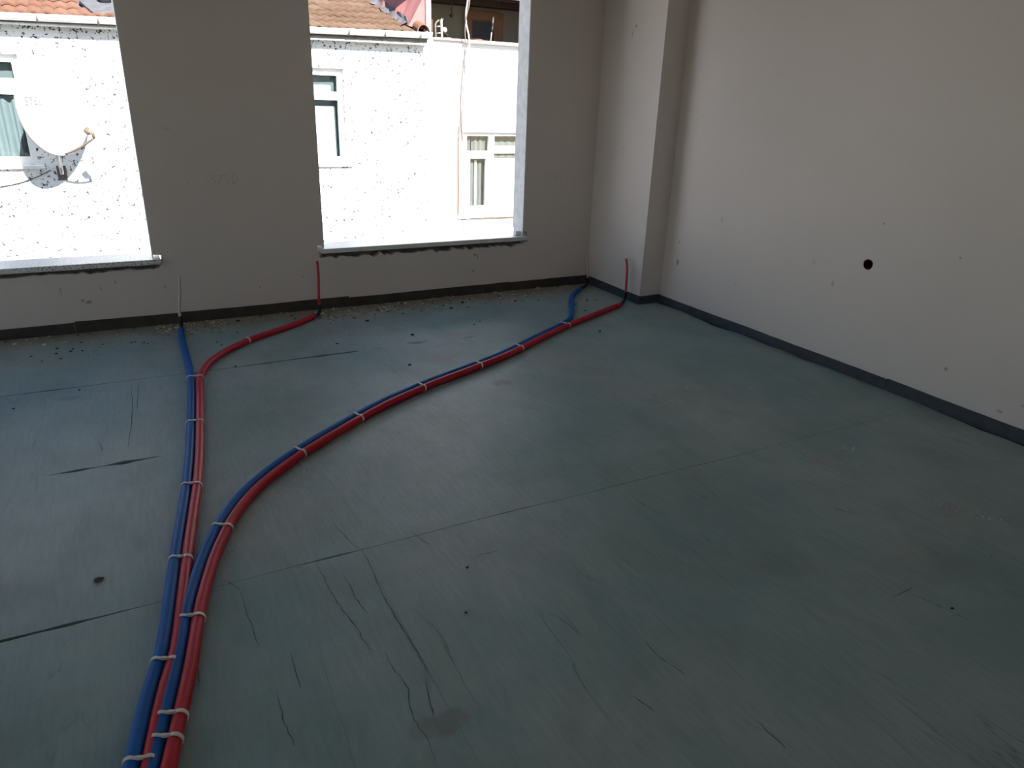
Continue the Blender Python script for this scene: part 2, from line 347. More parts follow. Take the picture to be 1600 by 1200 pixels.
# window wall with two bare openings, plus an unseen one added for daylight
def wall_poly(bm, pts, y0=0.0, y1=TH): add_prism(bm, pts, lambda x, z: (x, y0, z), lambda x, z: (x, y1, z))
bm = bmesh.new()
wall_poly(bm, [(XL - .2, -.15), (ADDED_W0[0], -.15), (ADDED_W0[0], ZH), (XL - .2, ZH)])
wall_poly(bm, [(ADDED_W0[0], -.15), (ADDED_W0[1], -.15)] + jag(ADDED_W0[0], ADDED_W0[1], .412, .007, .04, 4)[::-1])
wall_poly(bm, [(ADDED_W0[1], -.15), (W1[0], -.15), (W1[0], .405), (W1[0] - .05, .41), (W1[0] - .055, .50), (W1[0], .51), (W1[0], ZH), (ADDED_W0[1], ZH)])
wall_poly(bm, [(W1[0], -.15), (W1[1], -.15)] + jag(W1[0], W1[1], .412, .007, .04, 3)[::-1])
wall_poly(bm, [(W1[1], -.15), (W2[0], -.15), (W2[0], .405), (W2[0] - .035, .41), (W2[0] - .045, .455), (W2[0] - .05, .505), (W2[0], .515), (W2[0], ZH), (W1[1], ZH), (W1[1], .512), (W1[1] + .045, .505), (W1[1] + .062, .495), (W1[1] + .055, .44), (W1[1] + .03, .42), (W1[1], .41)])
wall_poly(bm, [(W2[0], -.15), (W2[1], -.15)] + jag(W2[0], W2[1], .405, .010, .03, 5)[::-1])
wall_poly(bm, [(W2[1], -.15), (.2, -.15), (.2, ZH), (W2[1], ZH), (W2[1], .525), (W2[1] + .035, .52), (W2[1] + .045, .50), (W2[1] + .04, .46), (W2[1] + .05, .435), (W2[1], .425)])
wall_poly(bm, [(XL - .2, ZH), (.2, ZH), (.2, ZC + .12), (XL - .2, ZC + .12)])
wall_back = from_bm('wall_back', bm, M['wall_back']); wall_back.data.materials.append(M['concrete'])
for f_ in wall_back.data.polygons:
    if f_.center.y > TH - .001 and abs(f_.normal.y) > .5: f_.material_index = 1; tag(wall_back, kind='structure')
# reveals of bare concrete with a ragged outer edge, mortar bed and sill
for i, (wx, jamb, sm, mk) in enumerate([(W1, (-3.853, -5.715), 'marble_dusty', 'grey'), (W2, (-0.900, -2.724), 'marble', 'white'), (ADDED_W0, (-6.672, -8.438), 'marble', 'white')]):  # last entry is the unseen window added for light
    w = empty('window_%d' % (i + 1), ((wx[0] + wx[1]) / 2, 0, SILL_T)); tag(w, kind='structure')
    inv = Matrix.Translation(-Vector(w.location))
    def adopt(o): o.data.transform(inv); o.parent = w; return o
    for side, xj, sg in (('r', wx[1], -1), ('l', wx[0], 1)):
        rnd = random.Random(11 + i * 2 + (sg > 0)); pts = [(0.004, SILL_T + .02), (0.004, ZH)]
        zz = ZH; edge = []
        while zz > SILL_T + .03:
            edge.append((TH - 0.02 + rnd.uniform(-.008, .006), zz)); zz -= rnd.uniform(.03, .09)
        pts = [(0.003, SILL_T + .002), (0.003, ZH)] + edge + [(TH - 0.02, SILL_T + .002)]
        bm = bmesh.new(); add_prism(bm, pts, lambda y, z: (xj - sg * .001, y, z), lambda y, z: (xj + sg * (.004 + 0.0), y, z))
        adopt(from_bm('reveal', bm, M['reveal']))
    bm = bmesh.new(); add_box(bm, jamb[1] + .03, jamb[0] - .03, .045, TH + .03, .36, SILL_B - .001); adopt(from_bm('mortar_bed', bm, M['mortar']))
    bm = bmesh.new(); add_box(bm, jamb[1], jamb[0], -.032, TH + .06, SILL_B, SILL_T, .003); s = adopt(from_bm('window_sill', bm, M[sm]))
    s['label'] = 'pale marble window sill speckled with grey dust' if i == 0 else 'pale clean marble window sill'
    if i == 1:
        bm = bmesh.new(); add_box(bm, wx[1] - .055, wx[1] - .005, .03, .07, SILL_T, SILL_T + .038, .004); adopt(from_bm('mortar_lump', bm, M['reveal']))
# column, right wall with a round hole, hidden walls, ceiling
CX, CD = -0.2186, 0.8235
bm = bmesh.new(); add_box(bm, CX, 0.1, -CD, 0.05, -.15, ZC + .12); tag(from_bm('wall_column', bm, M['wall_column']), kind='structure')
bm = bmesh.new(); HY, HZ, HR, RTH = -2.752, 0.722, 0.034, 0.2
def rw(y0, y1, z0, z1): add_box(bm, 0, RTH, y0, y1, z0, z1)
S = 0.08
rw(YR - .2, HY - S, -.15, ZC + .12); rw(HY + S, TH, -.15, ZC + .12); rw(HY - S, HY + S, -.15, HZ - S); rw(HY - S, HY + S, HZ + S, ZC + .12)
NS = 32; inn = []; outv = []; deep = []
for k in range(NS):
    a = 2 * math.pi * k / NS; c, s_ = math.cos(a), math.sin(a); q = S / max(abs(c), abs(s_))
    inn.append(bm.verts.new((0, HY + HR * (1 + .05 * math.sin(3 * a)) * c, HZ + HR * (1 + .06 * math.cos(2 * a)) * s_))); outv.append(bm.verts.new((0, HY + q * c, HZ + q * s_)))
    deep.append(bm.verts.new((.09, HY + HR * c, HZ + HR * s_)))
for k in range(NS):
    j = (k + 1) % NS
    bm.faces.new((inn[k], inn[j], outv[j], outv[k])); bm.faces.new((inn[j], inn[k], deep[k], deep[j]))
wall_right = from_bm('wall_right', bm, M['wall_right']); tag(wall_right, kind='structure')
bm = bmesh.new()
prof = [(.004, .0325), (.004, .031), (.07, .030), (.07, .002)]
for i in range(len(prof) - 1):
    for k in range(NS):
        a, b = 2 * math.pi * k / NS, 2 * math.pi * (k + 1) / NS
        vs = [bm.verts.new((prof[q][0], HY + prof[q][1] * math.cos(t), HZ + prof[q][1] * math.sin(t))) for q, t in ((i, a), (i, b), (i + 1, b), (i + 1, a))]
        bm.faces.new(vs)
bmesh.ops.remove_doubles(bm, verts=bm.verts, dist=1e-5)
ob = empty('wall_outlet_box', (0.035, HY, HZ)); tag(ob, 'small round dark red outlet box sunk into the right wall', 'outlet box')
c_ = from_bm('cup', bm, M['box_red']); c_.data.transform(Matrix.Translation((-0.035, -HY, -HZ))); c_.parent = ob
bm = bmesh.new()
for q in (-.008, .004, .012): add_tube(bm, [Vector((.03, q, -.012)), Vector((.012, q * .6, -.004 + q)), Vector((-.012, q * .3, -.016))], .0025, 6)
o = from_bm('wire_ends', bm, M['black_plastic'], ob)
bm = bmesh.new(); ADDED_LW = [(-3.6, -0.5)]  # opening out of view, added to bring sky light onto the right wall
ys_ = [YR] + [v for q in ADDED_LW for v in q] + [0.0]
for k in range(0, len(ys_), 2): add_box(bm, XL - .2, XL, ys_[k], ys_[k + 1], -.15, ZC + .12)
for q in ADDED_LW: add_box(bm, XL - .2, XL, q[0], q[1], -.15, .1); add_box(bm, XL - .2, XL, q[0], q[1], ZH, ZC + .12)
tag(from_bm('wall_left', bm, M['wall']), kind='structure')
bm = bmesh.new(); ADDED_RW = [(-4.9, -4.05)]  # opening behind the camera, added as fill light for the window wall
xs_ = [XL] + [v for q in ADDED_RW for v in q] + [0.0]
for k in range(0, len(xs_), 2): add_box(bm, xs_[k], xs_[k + 1], YR - .2, YR, -.15, ZC + .12)
for q in ADDED_RW: add_box(bm, q[0], q[1], YR - .2, YR, -.15, .48); add_box(bm, q[0], q[1], YR - .2, YR, ZH, ZC + .12)
tag(from_bm('wall_rear', bm, M['wall']), kind='structure')
tag(box('ceiling', XL - .2, .2, YR - .2, TH, ZC, ZC + .14, M['ceiling']), kind='structure')

# dark foam strip along the foot of the walls, laid in lengths
def strip(parent, axis, const, a, b, h, seed, out=1):
    """axis 'x': runs along x in front of y=const ; 'y': runs along y in front of x=const"""
    rnd = random.Random(seed); n = max(2, int(abs(b - a) / .06)); topl = []
    ph = rnd.uniform(0, 6)
    for i in range(n + 1):
        s_ = a + (b - a) * i / n; topl.append((s_, h + .0025 * math.sin(s_ * 4 + ph) + rnd.uniform(-.0008, .0008)))
    pts = [(a, -.013)] + topl + [(b, -.013)]
    bm = bmesh.new(); t = .008
    if axis == 'x': add_prism(bm, pts, lambda s_, z: (s_, const - .0005, z), lambda s_, z: (s_, const - t - .004 * math.exp(-((z) / .03) ** 2) * 0, z))
    else: add_prism(bm, pts, lambda s_, z: (const - .0005, s_, z), lambda s_, z: (const - t, s_, z))
    return from_bm('foam_strip', bm, M['foam_strip_back'] if parent.name == 'baseboard_back' else M['foam_strip'], parent)
bb = empty('baseboard_back'); tag(bb, kind='structure')
for k, (a, b, h) in enumerate([(XL, -4.45, .076), (-4.448, -3.772, .079), (-3.768, -2.52, .081), (-2.518, -1.20, .074), (-1.198, -1.05, .079), (-1.048, CX, .074)]): strip(bb, 'x', 0, a, b, h, k)
bc = empty('baseboard_column'); tag(bc, kind='structure')
strip(bc, 'y', CX, -0.009, -CD - .008, .072, 21); strip(bc, 'x', -CD, CX, -.001, .07, 22)
br = empty('baseboard_right'); tag(br, kind='structure')
for k, (a, b, h) in enumerate([(-CD - .009, -2.30, .064), (-2.302, -3.05, .066), (-3.052, -4.6, .071), (-4.602, YR + .01, .066)]): strip(br, 'y', 0, a, b, h, 30 + k)
tag(box('baseboard_left', XL, XL + .008, YR, -.009, -.013, .07, M['foam_strip']), kind='structure')

# faint handwritten figures on the plaster piers
def onback(x, z, tilt=0.0): return Matrix.Translation((x, -.0004, z)) @ Matrix.Rotation(math.radians(90), 4, 'X') @ Matrix.Rotation(tilt, 4, 'Z')
text_mesh('pencil_mark', '-5750', .095, M['pencil'], wall_back, onback(-3.39, 1.01, .03), shear=.15)
text_mesh('pencil_mark', '1594', .095, M['pencil'], wall_back, onback(-0.65, .97, .02), shear=.1)

# ---------------------------------------------------------------- pipes
PR = .0205
blue1 = [(-4.245, -4.21), (-4.208, -4.027), (-4.17, -3.829), (-4.129, -3.673), (-4.108, -3.578), (-4.046, -3.15), (-3.994, -2.818), (-3.955, -2.561), (-3.914, -2.229), (-3.866, -1.756), (-3.832, -1.371), (-3.820, -1.184), (-3.815, -1.029), (-3.813, -0.766), (-3.808, -0.481), (-3.798, -0.255)]
red1 = [(-4.205, -4.215), (-4.168, -4.034), (-4.129, -3.836), (-4.089, -3.683), (-4.068, -3.587), (-4.006, -3.156), (-3.953, -2.824), (-3.913, -2.568), (-3.872, -2.236), (-3.842, -1.942), (-3.825, -1.765), (-3.806, -1.583), (-3.789, -1.384), (-3.762, -1.228), (-3.705, -1.048), (-3.611, -0.891), (-3.494, -0.758), (-3.349, -0.623), (-3.151, -0.494), (-2.988, -0.37), (-2.869, -0.265)]
red2 = [(-4.172, -4.25), (-4.126, -4.067), (-4.079, -3.873), (-4.042, -3.715), (-4.003, -3.512), (-3.968, -3.367), (-3.917, -3.19), (-3.847, -3.009), (-3.781, -2.878), (-3.7, -2.756), (-3.599, -2.641), (-3.445, -2.497), (-3.277, -2.365), (-3.177, -2.289), (-3.056, -2.202), (-2.897, -2.093), (-2.686, -1.98), (-2.536, -1.902), (-2.33, -1.814), (-2.16, -1.74), (-1.964, -1.65), (-1.752, -1.535), (-1.543, -1.407), (-1.269, -1.25), (-1.019, -1.12), (-0.764, -1.000), (-0.438, -0.844)]
def prep(pts): return smooth_path(catmull([(x, y, PR) for x, y in pts], 5), 3)
P_b1, P_r1, P_r2 = prep(blue1), prep(red1), prep(red2)
def offset(path, d, upto):
    out = []
    for i, q in enumerate(path):
        t = (path[min(i + 1, len(path) - 1)] - path[max(i - 1, 0)]).normalized()
        if q.x < upto: out.append(q + Vector((-t.y, t.x, 0)) * d)
    return out
b2 = offset(P_r2, .0415, -1.22)
b2 = b2[::3] + [Vector((x, y, PR)) for x, y in [(-1.13, -1.115), (-1.015, -1.005), (-0.875, -0.785), (-0.762, -0.59), (-0.63, -0.41), (-0.45, -0.25)]]
P_b2 = smooth_path(catmull(b2, 3), 3)
def pipe(name, label, path, mat, inner, base, tip):
    root = empty(name, (path[0].x, path[0].y, 0)); tag(root, label, 'pipe', 'heating pipes laid across the floor')
    off = -Vector(root.location); sh = lambda L: [Vector(q) + off for q in L]
    tube('sleeve', sh(path), PR, mat, root, 14)
    e = path[-1]; d = (path[-1] - path[-4]).normalized()
    tube('inner_pipe', sh([e - d * .02, e + d * .02, e + d * .03 + Vector((0, 0, -.001))]), .0125, inner, root, 10)
    # black elbow from the floor pipe up to the riser
    b = Vector(base)
    mid = Vector((b.x, b.y, .016))
    el = catmull([e + d * .012, (e + d * .012) * .45 + mid * .55 + Vector((0, 0, -.002)), mid * .85 + e * .15 + Vector((0, 0, .004)), Vector((b.x, b.y, .045)), Vector((b.x, b.y, .085))], 5)
    o = tube('elbow', sh(el), .0135, M['black_plastic'], root, 10); o['label'] = 'black plastic elbow'
    t = Vector(tip); up = catmull([Vector((b.x, b.y, .07)), Vector((b.x, b.y, .12)) * .97 + t * .03, b.lerp(t, .55) + Vector((.004, -.004, .05)), t], 5)
    o = tube('riser', sh(up), .0098, inner, root, 10)
    o['label'] = 'red pipe end standing up against the wall' if inner is M['red_inner'] else 'pale clear pipe end standing up against the wall'
    return root
pipe('blue_pipe', 'blue floor pipe at the far left, rising at the pier between the windows', P_b1, M['blue_pipe'], M['white_inner'], (-3.784, -.125, .05), (-3.752, -.10, .375))
pipe('red_pipe', 'red floor pipe of the left pair, bending off under the corner of the right sill', P_r1, M['red_pipe'], M['red_inner'], (-2.800, -.175, .05), (-2.789, -.16, .42))
pipe('blue_pipe', 'blue floor pipe of the long curved pair, ending in the room corner', P_b2, M['blue_pipe'], M['white_inner'], (-0.292, -.125, .05), (-0.306, -.09, .285))
pipe('red_pipe', 'red floor pipe of the long curved pair, ending at the column', P_r2, M['red_pipe'], M['red_inner'], (-0.285, -.712, .05), (-0.275, -.665, .367))

# white ties round the pipe pairs
def tie(pa, pb, xy, label, single=False):
    t2 = Vector((xy[0], xy[1], PR))
    ia = min(range(len(pa)), key=lambda i: (pa[i] - t2).length); a = pa[ia]
    tan = (pa[min(ia + 1, len(pa) - 1)] - pa[max(ia - 1, 0)]).normalized()
    if pb is not None: b = min(pb, key=lambda q: (q - a).length)
    else: b = a
    c = (a + b) / 2; u = (b - a); half = u.length / 2
    u = u.normalized() if half > 1e-4 else Vector((-tan.y, tan.x, 0)); t = u.cross(Vector((0, 0, 1))).normalized()
    skew = t * 0.004
    R = PR + .0016; loop = []
    for k in range(10): an = -math.pi / 2 + math.pi * k / 9; loop.append((half + R * math.cos(an), R * math.sin(an)))
    if half > .004: loop += [(half * .4, R * .80), (0, R * .70), (-half * .4, R * .80)]
    for k in range(10): an = math.pi / 2 + math.pi * k / 9; loop.append((-half + R * math.cos(an), R * math.sin(an)))
    if half > .004: loop += [(0, -R * .9)]
    bm = bmesh.new(); wv = .0054; th = .0017; n = len(loop); rows = []
    for k, (s_, z) in enumerate(loop):
        z = max(z, -PR + .0005)
        wl = wv * (1.0 if z > 0 else .8)
        core = u * s_ + Vector((0, 0, z)) + skew * (s_ / .03); nrm = (u * (s_ - (half if s_ > 0 else -half) * (abs(s_) > half)) + Vector((0, 0, z))).normalized()
        rows.append([bm.verts.new(core + t * (wl * q) + nrm * (th * w_)) for q, w_ in ((-1, -1), (1, -1), (1, 1), (-1, 1))])
    for k in range(n):
        j = (k + 1) % n
        for q in range(4):
            q2 = (q + 1) % 4; bm.faces.new((rows[k][q], rows[k][q2], rows[j][q2], rows[j][q]))
    root = empty('cable_tie', (c.x, c.y, PR)); tag(root, label, 'cable tie', 'white ties on the floor pipes')
    from_bm('band', bm, M['tie'], root)
    bm = bmesh.new(); hz = R * .72 if half > .004 else R
    # tapered lug between the pipes
    pts = [(-.016, -.002), (-.006, -.0052), (.007, -.0052), (.017, -.002), (.017, .002), (.007, .0052), (-.006, .0052), (-.016, .002)]
    k_ = 1.0 if half > .004 else .55
    add_prism(bm, pts, lambda p, q: u * p * k_ + t * q + Vector((0, 0, hz - .001)) + skew * (p / .03), lambda p, q: u * p * .8 * k_ + t * q * .8 + Vector((0, 0, hz + .006)) + skew * (p / .03))
    from_bm('lug', bm, M['tie'], root)
ORD = ['nearest', 'second', 'third', 'fourth', 'fifth', 'sixth', 'seventh', 'eighth', 'ninth', 'tenth']
for k, q in enumerate([(-3.801, -1.30), (-3.85, -1.935), (-3.93, -2.59), (-4.025, -3.17), (-4.105, -3.69), (-4.188, -4.032)]):
    tie(P_r1, P_b1, q, 'white tie round the left pipe pair, %s from the window wall' % ['first', 'second', 'third', 'fourth', 'fifth', 'sixth'][k])
tie(P_r1, None, (-3.414, -0.68), 'white tie round the single red pipe where it bends away alone')
for k, q in enumerate([(-1.19, -1.21), (-1.738, -1.53), (-2.173, -1.75), (-2.61, -1.945), (-3.07, -2.21), (-3.444, -2.50), (-3.85, -3.02), (-4.01, -3.53), (-4.085, -3.90), (-4.105, -3.98)]):
    tie(P_r2, P_b2, q, 'white tie round the long curved pipe pair, %s from the column' % (['first'] + ORD[1:])[k])

# ---------------------------------------------------------------- loose bits on the floor
def add_chip(bm, x, y, z, s, rnd, flat=.5):
    n = rnd.randint(4, 6); a0 = rnd.uniform(0, 6.28); lo = []; hi = []
    for k in range(n):
        a = a0 + 6.283 * k / n; r = s * rnd.uniform(.6, 1.1)
        lo.append(bm.verts.new((x + r * math.cos(a), y + r * math.sin(a) * .8, z)))
        hi.append(bm.verts.new((x + r * .7 * math.cos(a + .2), y + r * .7 * math.sin(a + .2) * .8, z + s * flat * rnd.uniform(.7, 1.3))))
    bm.faces.new(lo[::-1]); bm.faces.new(hi)
    for k in range(n):
        j = (k + 1) % n; bm.faces.new((lo[k], lo[j], hi[j], hi[k]))
M['plaster_bit'] = plain('plaster_bits', (0.66, 0.62, 0.55), 0.8, 0.25, 40, 0.2)
M['sand_bit'] = plain('sandy_bits', (0.36, 0.29, 0.20), 0.9, 0.4, 40, 0.1)
M['dark_bit'] = plain('dark_bits', (0.045, 0.045, 0.042), 0.8, 0.3, 40, 0.2)
M['chalk'] = plain('chalk_white', (0.72, 0.72, 0.70), 0.9, 0.1, 60, 0.1)
M['mud'] = plain('dry_mud', (0.13, 0.115, 0.10), 0.9, 0.3, 40, 0.1)
def scatter(name, label, cat, mat, n, seed, fn, smin, smax):
    rnd = random.Random(seed); bm = bmesh.new()
    for _ in range(n):
        x, y = fn(rnd); add_chip(bm, x, y, -.0012, rnd.uniform(smin, smax) * (1 if rnd.random() < .85 else 1.6), rnd)
    o = from_bm(name, bm, mat); tag(o, label, cat, kind='stuff'); return o
def near_wall(rnd):
    x = rnd.choice([rnd.uniform(-4.9, -.4), rnd.uniform(-1.9, -.7), rnd.uniform(-3.95, -3.5), rnd.uniform(-2.85, -1.9)])
    return x, -.02 - abs(rnd.gauss(0, .16))
def near_wall_far(rnd): return rnd.uniform(-4.9, -.4), -.03 - abs(rnd.gauss(0, .45))
scatter('plaster_crumbs', 'pale plaster crumbs strewn along the foot of the window wall', 'debris', M['plaster_bit'], 260, 3, near_wall, .004, .014)
scatter('sand_crumbs', 'sandy brown grit strewn along the foot of the window wall', 'debris', M['sand_bit'], 700, 4, near_wall, .004, .013)
scatter('dirt_specks', 'dark dirt specks scattered across the green floor', 'debris', M['dark_bit'], 90, 5, near_wall_far, .005, .013)
CH = [((-1.45, -2.52), .62), ((-1.19, -3.49), 1.0), ((-1.04, -4.07), 1.0)]
def chalk_spot(rnd):
    (cx, cy), k = rnd.choice(CH); t = rnd.random()
    return cx + .13 * t + rnd.gauss(0, .012), cy - .20 * t + rnd.gauss(0, .016)
scatter('chalk_flecks', 'broken white chalk flecks in short rows on the right of the floor', 'debris', M['chalk'], 66, 6, chalk_spot, .0025, .006)
CHIPS = [('plaster_chip', -1.184, -2.504, .015, 'plaster_bit', 'smaller white plaster chip of the close pair in mid floor'), ('plaster_chip', -1.154, -2.545, .020, 'plaster_bit', 'larger white plaster chip of the close pair in mid floor'),
         ('plaster_chip', -0.942, -3.515, .014, 'plaster_bit', 'smaller white plaster chip of the pair towards the right wall'), ('plaster_chip', -0.916, -3.545, .019, 'plaster_bit', 'larger white plaster chip of the pair towards the right wall'),
         ('mud_clod', -4.293, -3.134, .026, 'mud', 'brown mud clod lying alone left of the pipes'), ('mud_clod', -0.99, -1.363, .020, 'mud', 'dark pointed clod just below the red pipe near the column'),
         ('dark_crumb', -3.10, -3.614, .010, 'dark_bit', 'tiny black crumb on the open floor centre, farther of two'), ('dark_crumb', -3.206, -3.838, .009, 'dark_bit', 'tiny black crumb on the open floor centre, nearer of two'),
         ('dark_crumb', -2.549, -1.498, .016, 'dark_bit', 'black crumb between the window wall and the curved pipe pair'), ('dark_crumb', -1.67, -4.548, .012, 'dark_bit', 'reddish black crumb alone on the lower right floor'),
         ('dark_crumb', -3.90, -2.06, .011, 'dark_bit', 'black crumb touching the left side of the left blue pipe'),
         ('plaster_chip', -3.872, -.50, .016, 'plaster_bit', 'white plaster chip just left of the left blue pipe end'), ('plaster_chip', -2.74, -.27, .017, 'plaster_bit', 'white plaster chip right of the red riser under the window'),
         ('plaster_chip', -1.869, -.40, .015, 'plaster_bit', 'white plaster chip under the middle of the right window'), ('plaster_chip', -1.02, -.56, .016, 'plaster_bit', 'white plaster chip left of the corner blue pipe')]
for k, (nm, x, y, s, mt, lb) in enumerate(CHIPS):
    bm = bmesh.new(); rnd = random.Random(60 + k); add_chip(bm, 0, 0, 0, s, rnd, .55)
    if nm == 'mud_clod': add_chip(bm, s * .7, s * .3, 0, s * .55, rnd, .6)
    q_ = 1.0 if nm == 'plaster_chip' else .72; bmesh.ops.scale(bm, vec=(q_, q_, q_), verts=bm.verts); o = from_bm(nm, bm, M[mt]); o.location = (x, y, -.0012 if y > -2.21 else -.001); tag(o, lb, nm.split('_')[1])

# ---------------------------------------------------------------- the houses across the alley
FY = 5.0
def m_facade(name, base, pits):
    t = NT(name); v = t.coord()
    col = t.ramp(t.noise(v, 2.5, 4), [(0.3, tuple(c * .96 for c in base)), (0.7, base)])
    if pits:
        a = t.ramp(t.noise(v, 19, 3, .72), [(0.572, (0, 0, 0)), (0.588, (1, 1, 1))])
        b = t.ramp(t.noise(v, 3.5, 3), [(0.30, (.3, .3, .3)), (0.45, (1, 1, 1))])
        col = t.mix(t.math('MULTIPLY', t.math('MULTIPLY', a, b), pits), col, (0.06, 0.056, 0.056))
    t.base(col); t.rough(0.85); t.spec(0.2); t.bump(t.noise(v, 30, 4), .35, .01)
    return t.m
M['facade_a'] = m_facade('pitted_white_render', (0.86, 0.85, 0.83), 1.0)
M['facade_b'] = m_facade('smooth_white_render', (0.86, 0.84, 0.845), 0.0)
M['pvc'] = plain('white_pvc', (0.84, 0.84, 0.82), 0.35, 0.02, 5, 0.45)
M['gutter'] = plain('white_gutter_plastic', (0.74, 0.72, 0.69), 0.45, 0.08, 6, 0.4)
M['gutter_iron'] = plain('rusty_bracket', (0.17, 0.14, 0.12), 0.7, 0.3, 30, 0.3)
M['eaves'] = m_facade('shade_toned_eaves_concrete', (0.20, 0.19, 0.175), 0.5)  # the gutter's shadow is put into this darker base colour
M['membrane'] = plain('faded_red_coating', (0.31, 0.13, 0.12), 0.8, 0.12, 5, 0.2, 0.2)
M['flashing'] = plain('grey_mortar_flashing', (0.115, 0.11, 0.115), 0.85, 0.2, 12, 0.2, 0.3)
M['ledge'] = plain('rust_painted_ledge', (0.52, 0.36, 0.31), 0.7, 0.15, 9, 0.3)
M['curtain'] = plain('pale_blue_curtain', (0.155, 0.19, 0.19), 0.85, 0.05, 8, 0.1)
M['white_cloth'] = plain('white_curtain', (0.82, 0.83, 0.82), 0.85, 0.03, 8, 0.1)
M['grey_cloth'] = plain('grey_drape', (0.155, 0.16, 0.15), 0.85, 0.05, 8, 0.1)
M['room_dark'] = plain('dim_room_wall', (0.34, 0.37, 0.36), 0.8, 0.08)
M['reflection_sheet'] = plain('glass_reflection_tone', (0.105, 0.13, 0.127), 0.85, 0.05)  # sheet behind the panes, its colour stands in for shade reflected in the glass
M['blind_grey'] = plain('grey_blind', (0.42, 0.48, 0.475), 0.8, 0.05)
def m_wood(name, a, b):
    t = NT(name); v = t.coord(); w = t.noise(t.mapping(v, scale=(14, 14, 1.2)), 2.0, 5, .6, .6)
    t.base(t.ramp(w, [(0.3, a), (0.7, b)])); t.rough(.6); t.spec(.3); return t.m
M['wood'] = m_wood('brown_wood', (0.10, 0.045, 0.025), (0.19, 0.09, 0.05))
M['dark_wood'] = m_wood('dark_beam_wood', (0.035, 0.02, 0.016), (0.07, 0.04, 0.03))
M['olive'] = plain('olive_plaster', (0.19, 0.18, 0.145), 0.85, 0.1, 5)
M['dark_glass'] = plain('dark_pane', (0.035, 0.038, 0.045), 0.55, 0.1, 5, 0.15)
M['steel'] = plain('dull_steel', (0.42, 0.43, 0.42), 0.45, 0.1, 12, 0.5, 0, 0.4)
M['pinkish'] = plain('faded_pink_rubber', (0.55, 0.30, 0.24), 0.6, 0.1, 8)
M['leaf'] = plain('dark_leaves', (0.03, 0.045, 0.028), 0.7, 0.3, 20)
M['copper'] = plain('brown_gas_pipe', (0.20, 0.10, 0.045), 0.55, 0.15, 12, 0.4)
M['cable_white'] = plain('white_cable', (0.50, 0.50, 0.47), 0.5, 0.06, 10, 0.4)
M['cable_brown'] = plain('brown_cable', (0.20, 0.14, 0.11), 0.6, 0.1, 10, 0.3)
M['dish'] = plain('white_dish_enamel', (0.84, 0.83, 0.80), 0.5, 0.03, 6, 0.4)
M['dish_rim'] = plain('grey_dish_rim', (0.20, 0.19, 0.18), 0.6, 0.1, 10, 0.3)
M['dish_text'] = plain('faded_print', (0.15, 0.14, 0.145), 0.6, 0.1, 6, 0.3)
M['rust'] = plain('rusty_steel', (0.15, 0.115, 0.09), 0.7, 0.25, 25, 0.3)
M['ground'] = plain('alley_asphalt', (0.12, 0.12, 0.12), 0.9, 0.15, 3, 0.2)
def m_glass():
    t = NT('window_glass'); tr = t.n('ShaderNodeBsdfTransparent'); tr.inputs[0].default_value = (.93, .955, .96, 1)
    gl = t.n('ShaderNodeBsdfGlossy'); gl.inputs['Roughness'].default_value = .03
    fr = t.n('ShaderNodeFresnel'); fr.inputs[0].default_value = 1.5; mx = t.n('ShaderNodeMixShader')
    t.l(fr.outputs[0], mx.inputs[0]); t.l(tr.outputs[0], mx.inputs[1]); t.l(gl.outputs[0], mx.inputs[2]); t.l(mx.outputs[0], t.out.inputs[0])
    return t.m
M['glass'] = m_glass()
def m_tile(name, cols):
    t = NT(name); v = t.coord(); oi = t.n('ShaderNodeObjectInfo')
    c = t.ramp(oi.outputs['Random'], [(0.0, cols[0]), (0.45, cols[1]), (1.0, cols[2])])
    c = t.mix(t.ramp(t.noise(v, 9, 4, .7), [(.4, (0, 0, 0)), (.75, (.8, .8, .8))]), c, cols[3])
    t.base(c); t.rough(.8); t.spec(.2); return t.m
M['tile_new'] = m_tile('salmon_clay_tile', [(0.165, 0.068, 0.04), (0.19, 0.088, 0.055), (0.215, 0.11, 0.07), (0.18, 0.115, 0.078)])
M['tile_old'] = m_tile('weathered_clay_tile', [(0.12, 0.064, 0.038), (0.15, 0.085, 0.054), (0.175, 0.112, 0.074), (0.16, 0.122, 0.086)])

tag(box('ground', -14, 14, TH, 16, -3.6, -3.4, M['ground']), kind='structure')
# storey of our own building below the room
tag(box('wall_below', XL - .2, .2, YR - .2, TH, -3.5, -.19, M['concrete']), kind='structure')

houseA = empty('tiled_house', (-3.0, FY, -3.4)); tag(houseA, 'low white rendered house with clay tiled roof and gutter across the alley', 'house')
houseB = empty('loft_house', (2.0, FY, -3.4)); tag(houseB, 'taller white house with an open loft behind the right window', 'house')
def kid(o, parent):
    o.parent = parent; o.matrix_parent_inverse = parent.matrix_world.inverted() if False else Matrix.Translation(-Vector(parent['wloc'])); return o
houseA['wloc'] = tuple(houseA.location); houseB['wloc'] = tuple(houseB.location)
def under(o, parent):
    """parent a world-space mesh under an Empty by moving the mesh data into its frame"""
    if o.data.users == 1: o.data.transform(Matrix.Translation(-Vector(parent['wloc'])))
    o.parent = parent; return o
del houseA['wloc'], houseB['wloc']
LOC = {houseA.name: Vector(houseA.location), houseB.name: Vector(houseB.location)}
def under(o, parent): o.data.transform(Matrix.Translation(-LOC[parent.name])); o.parent = parent; return o

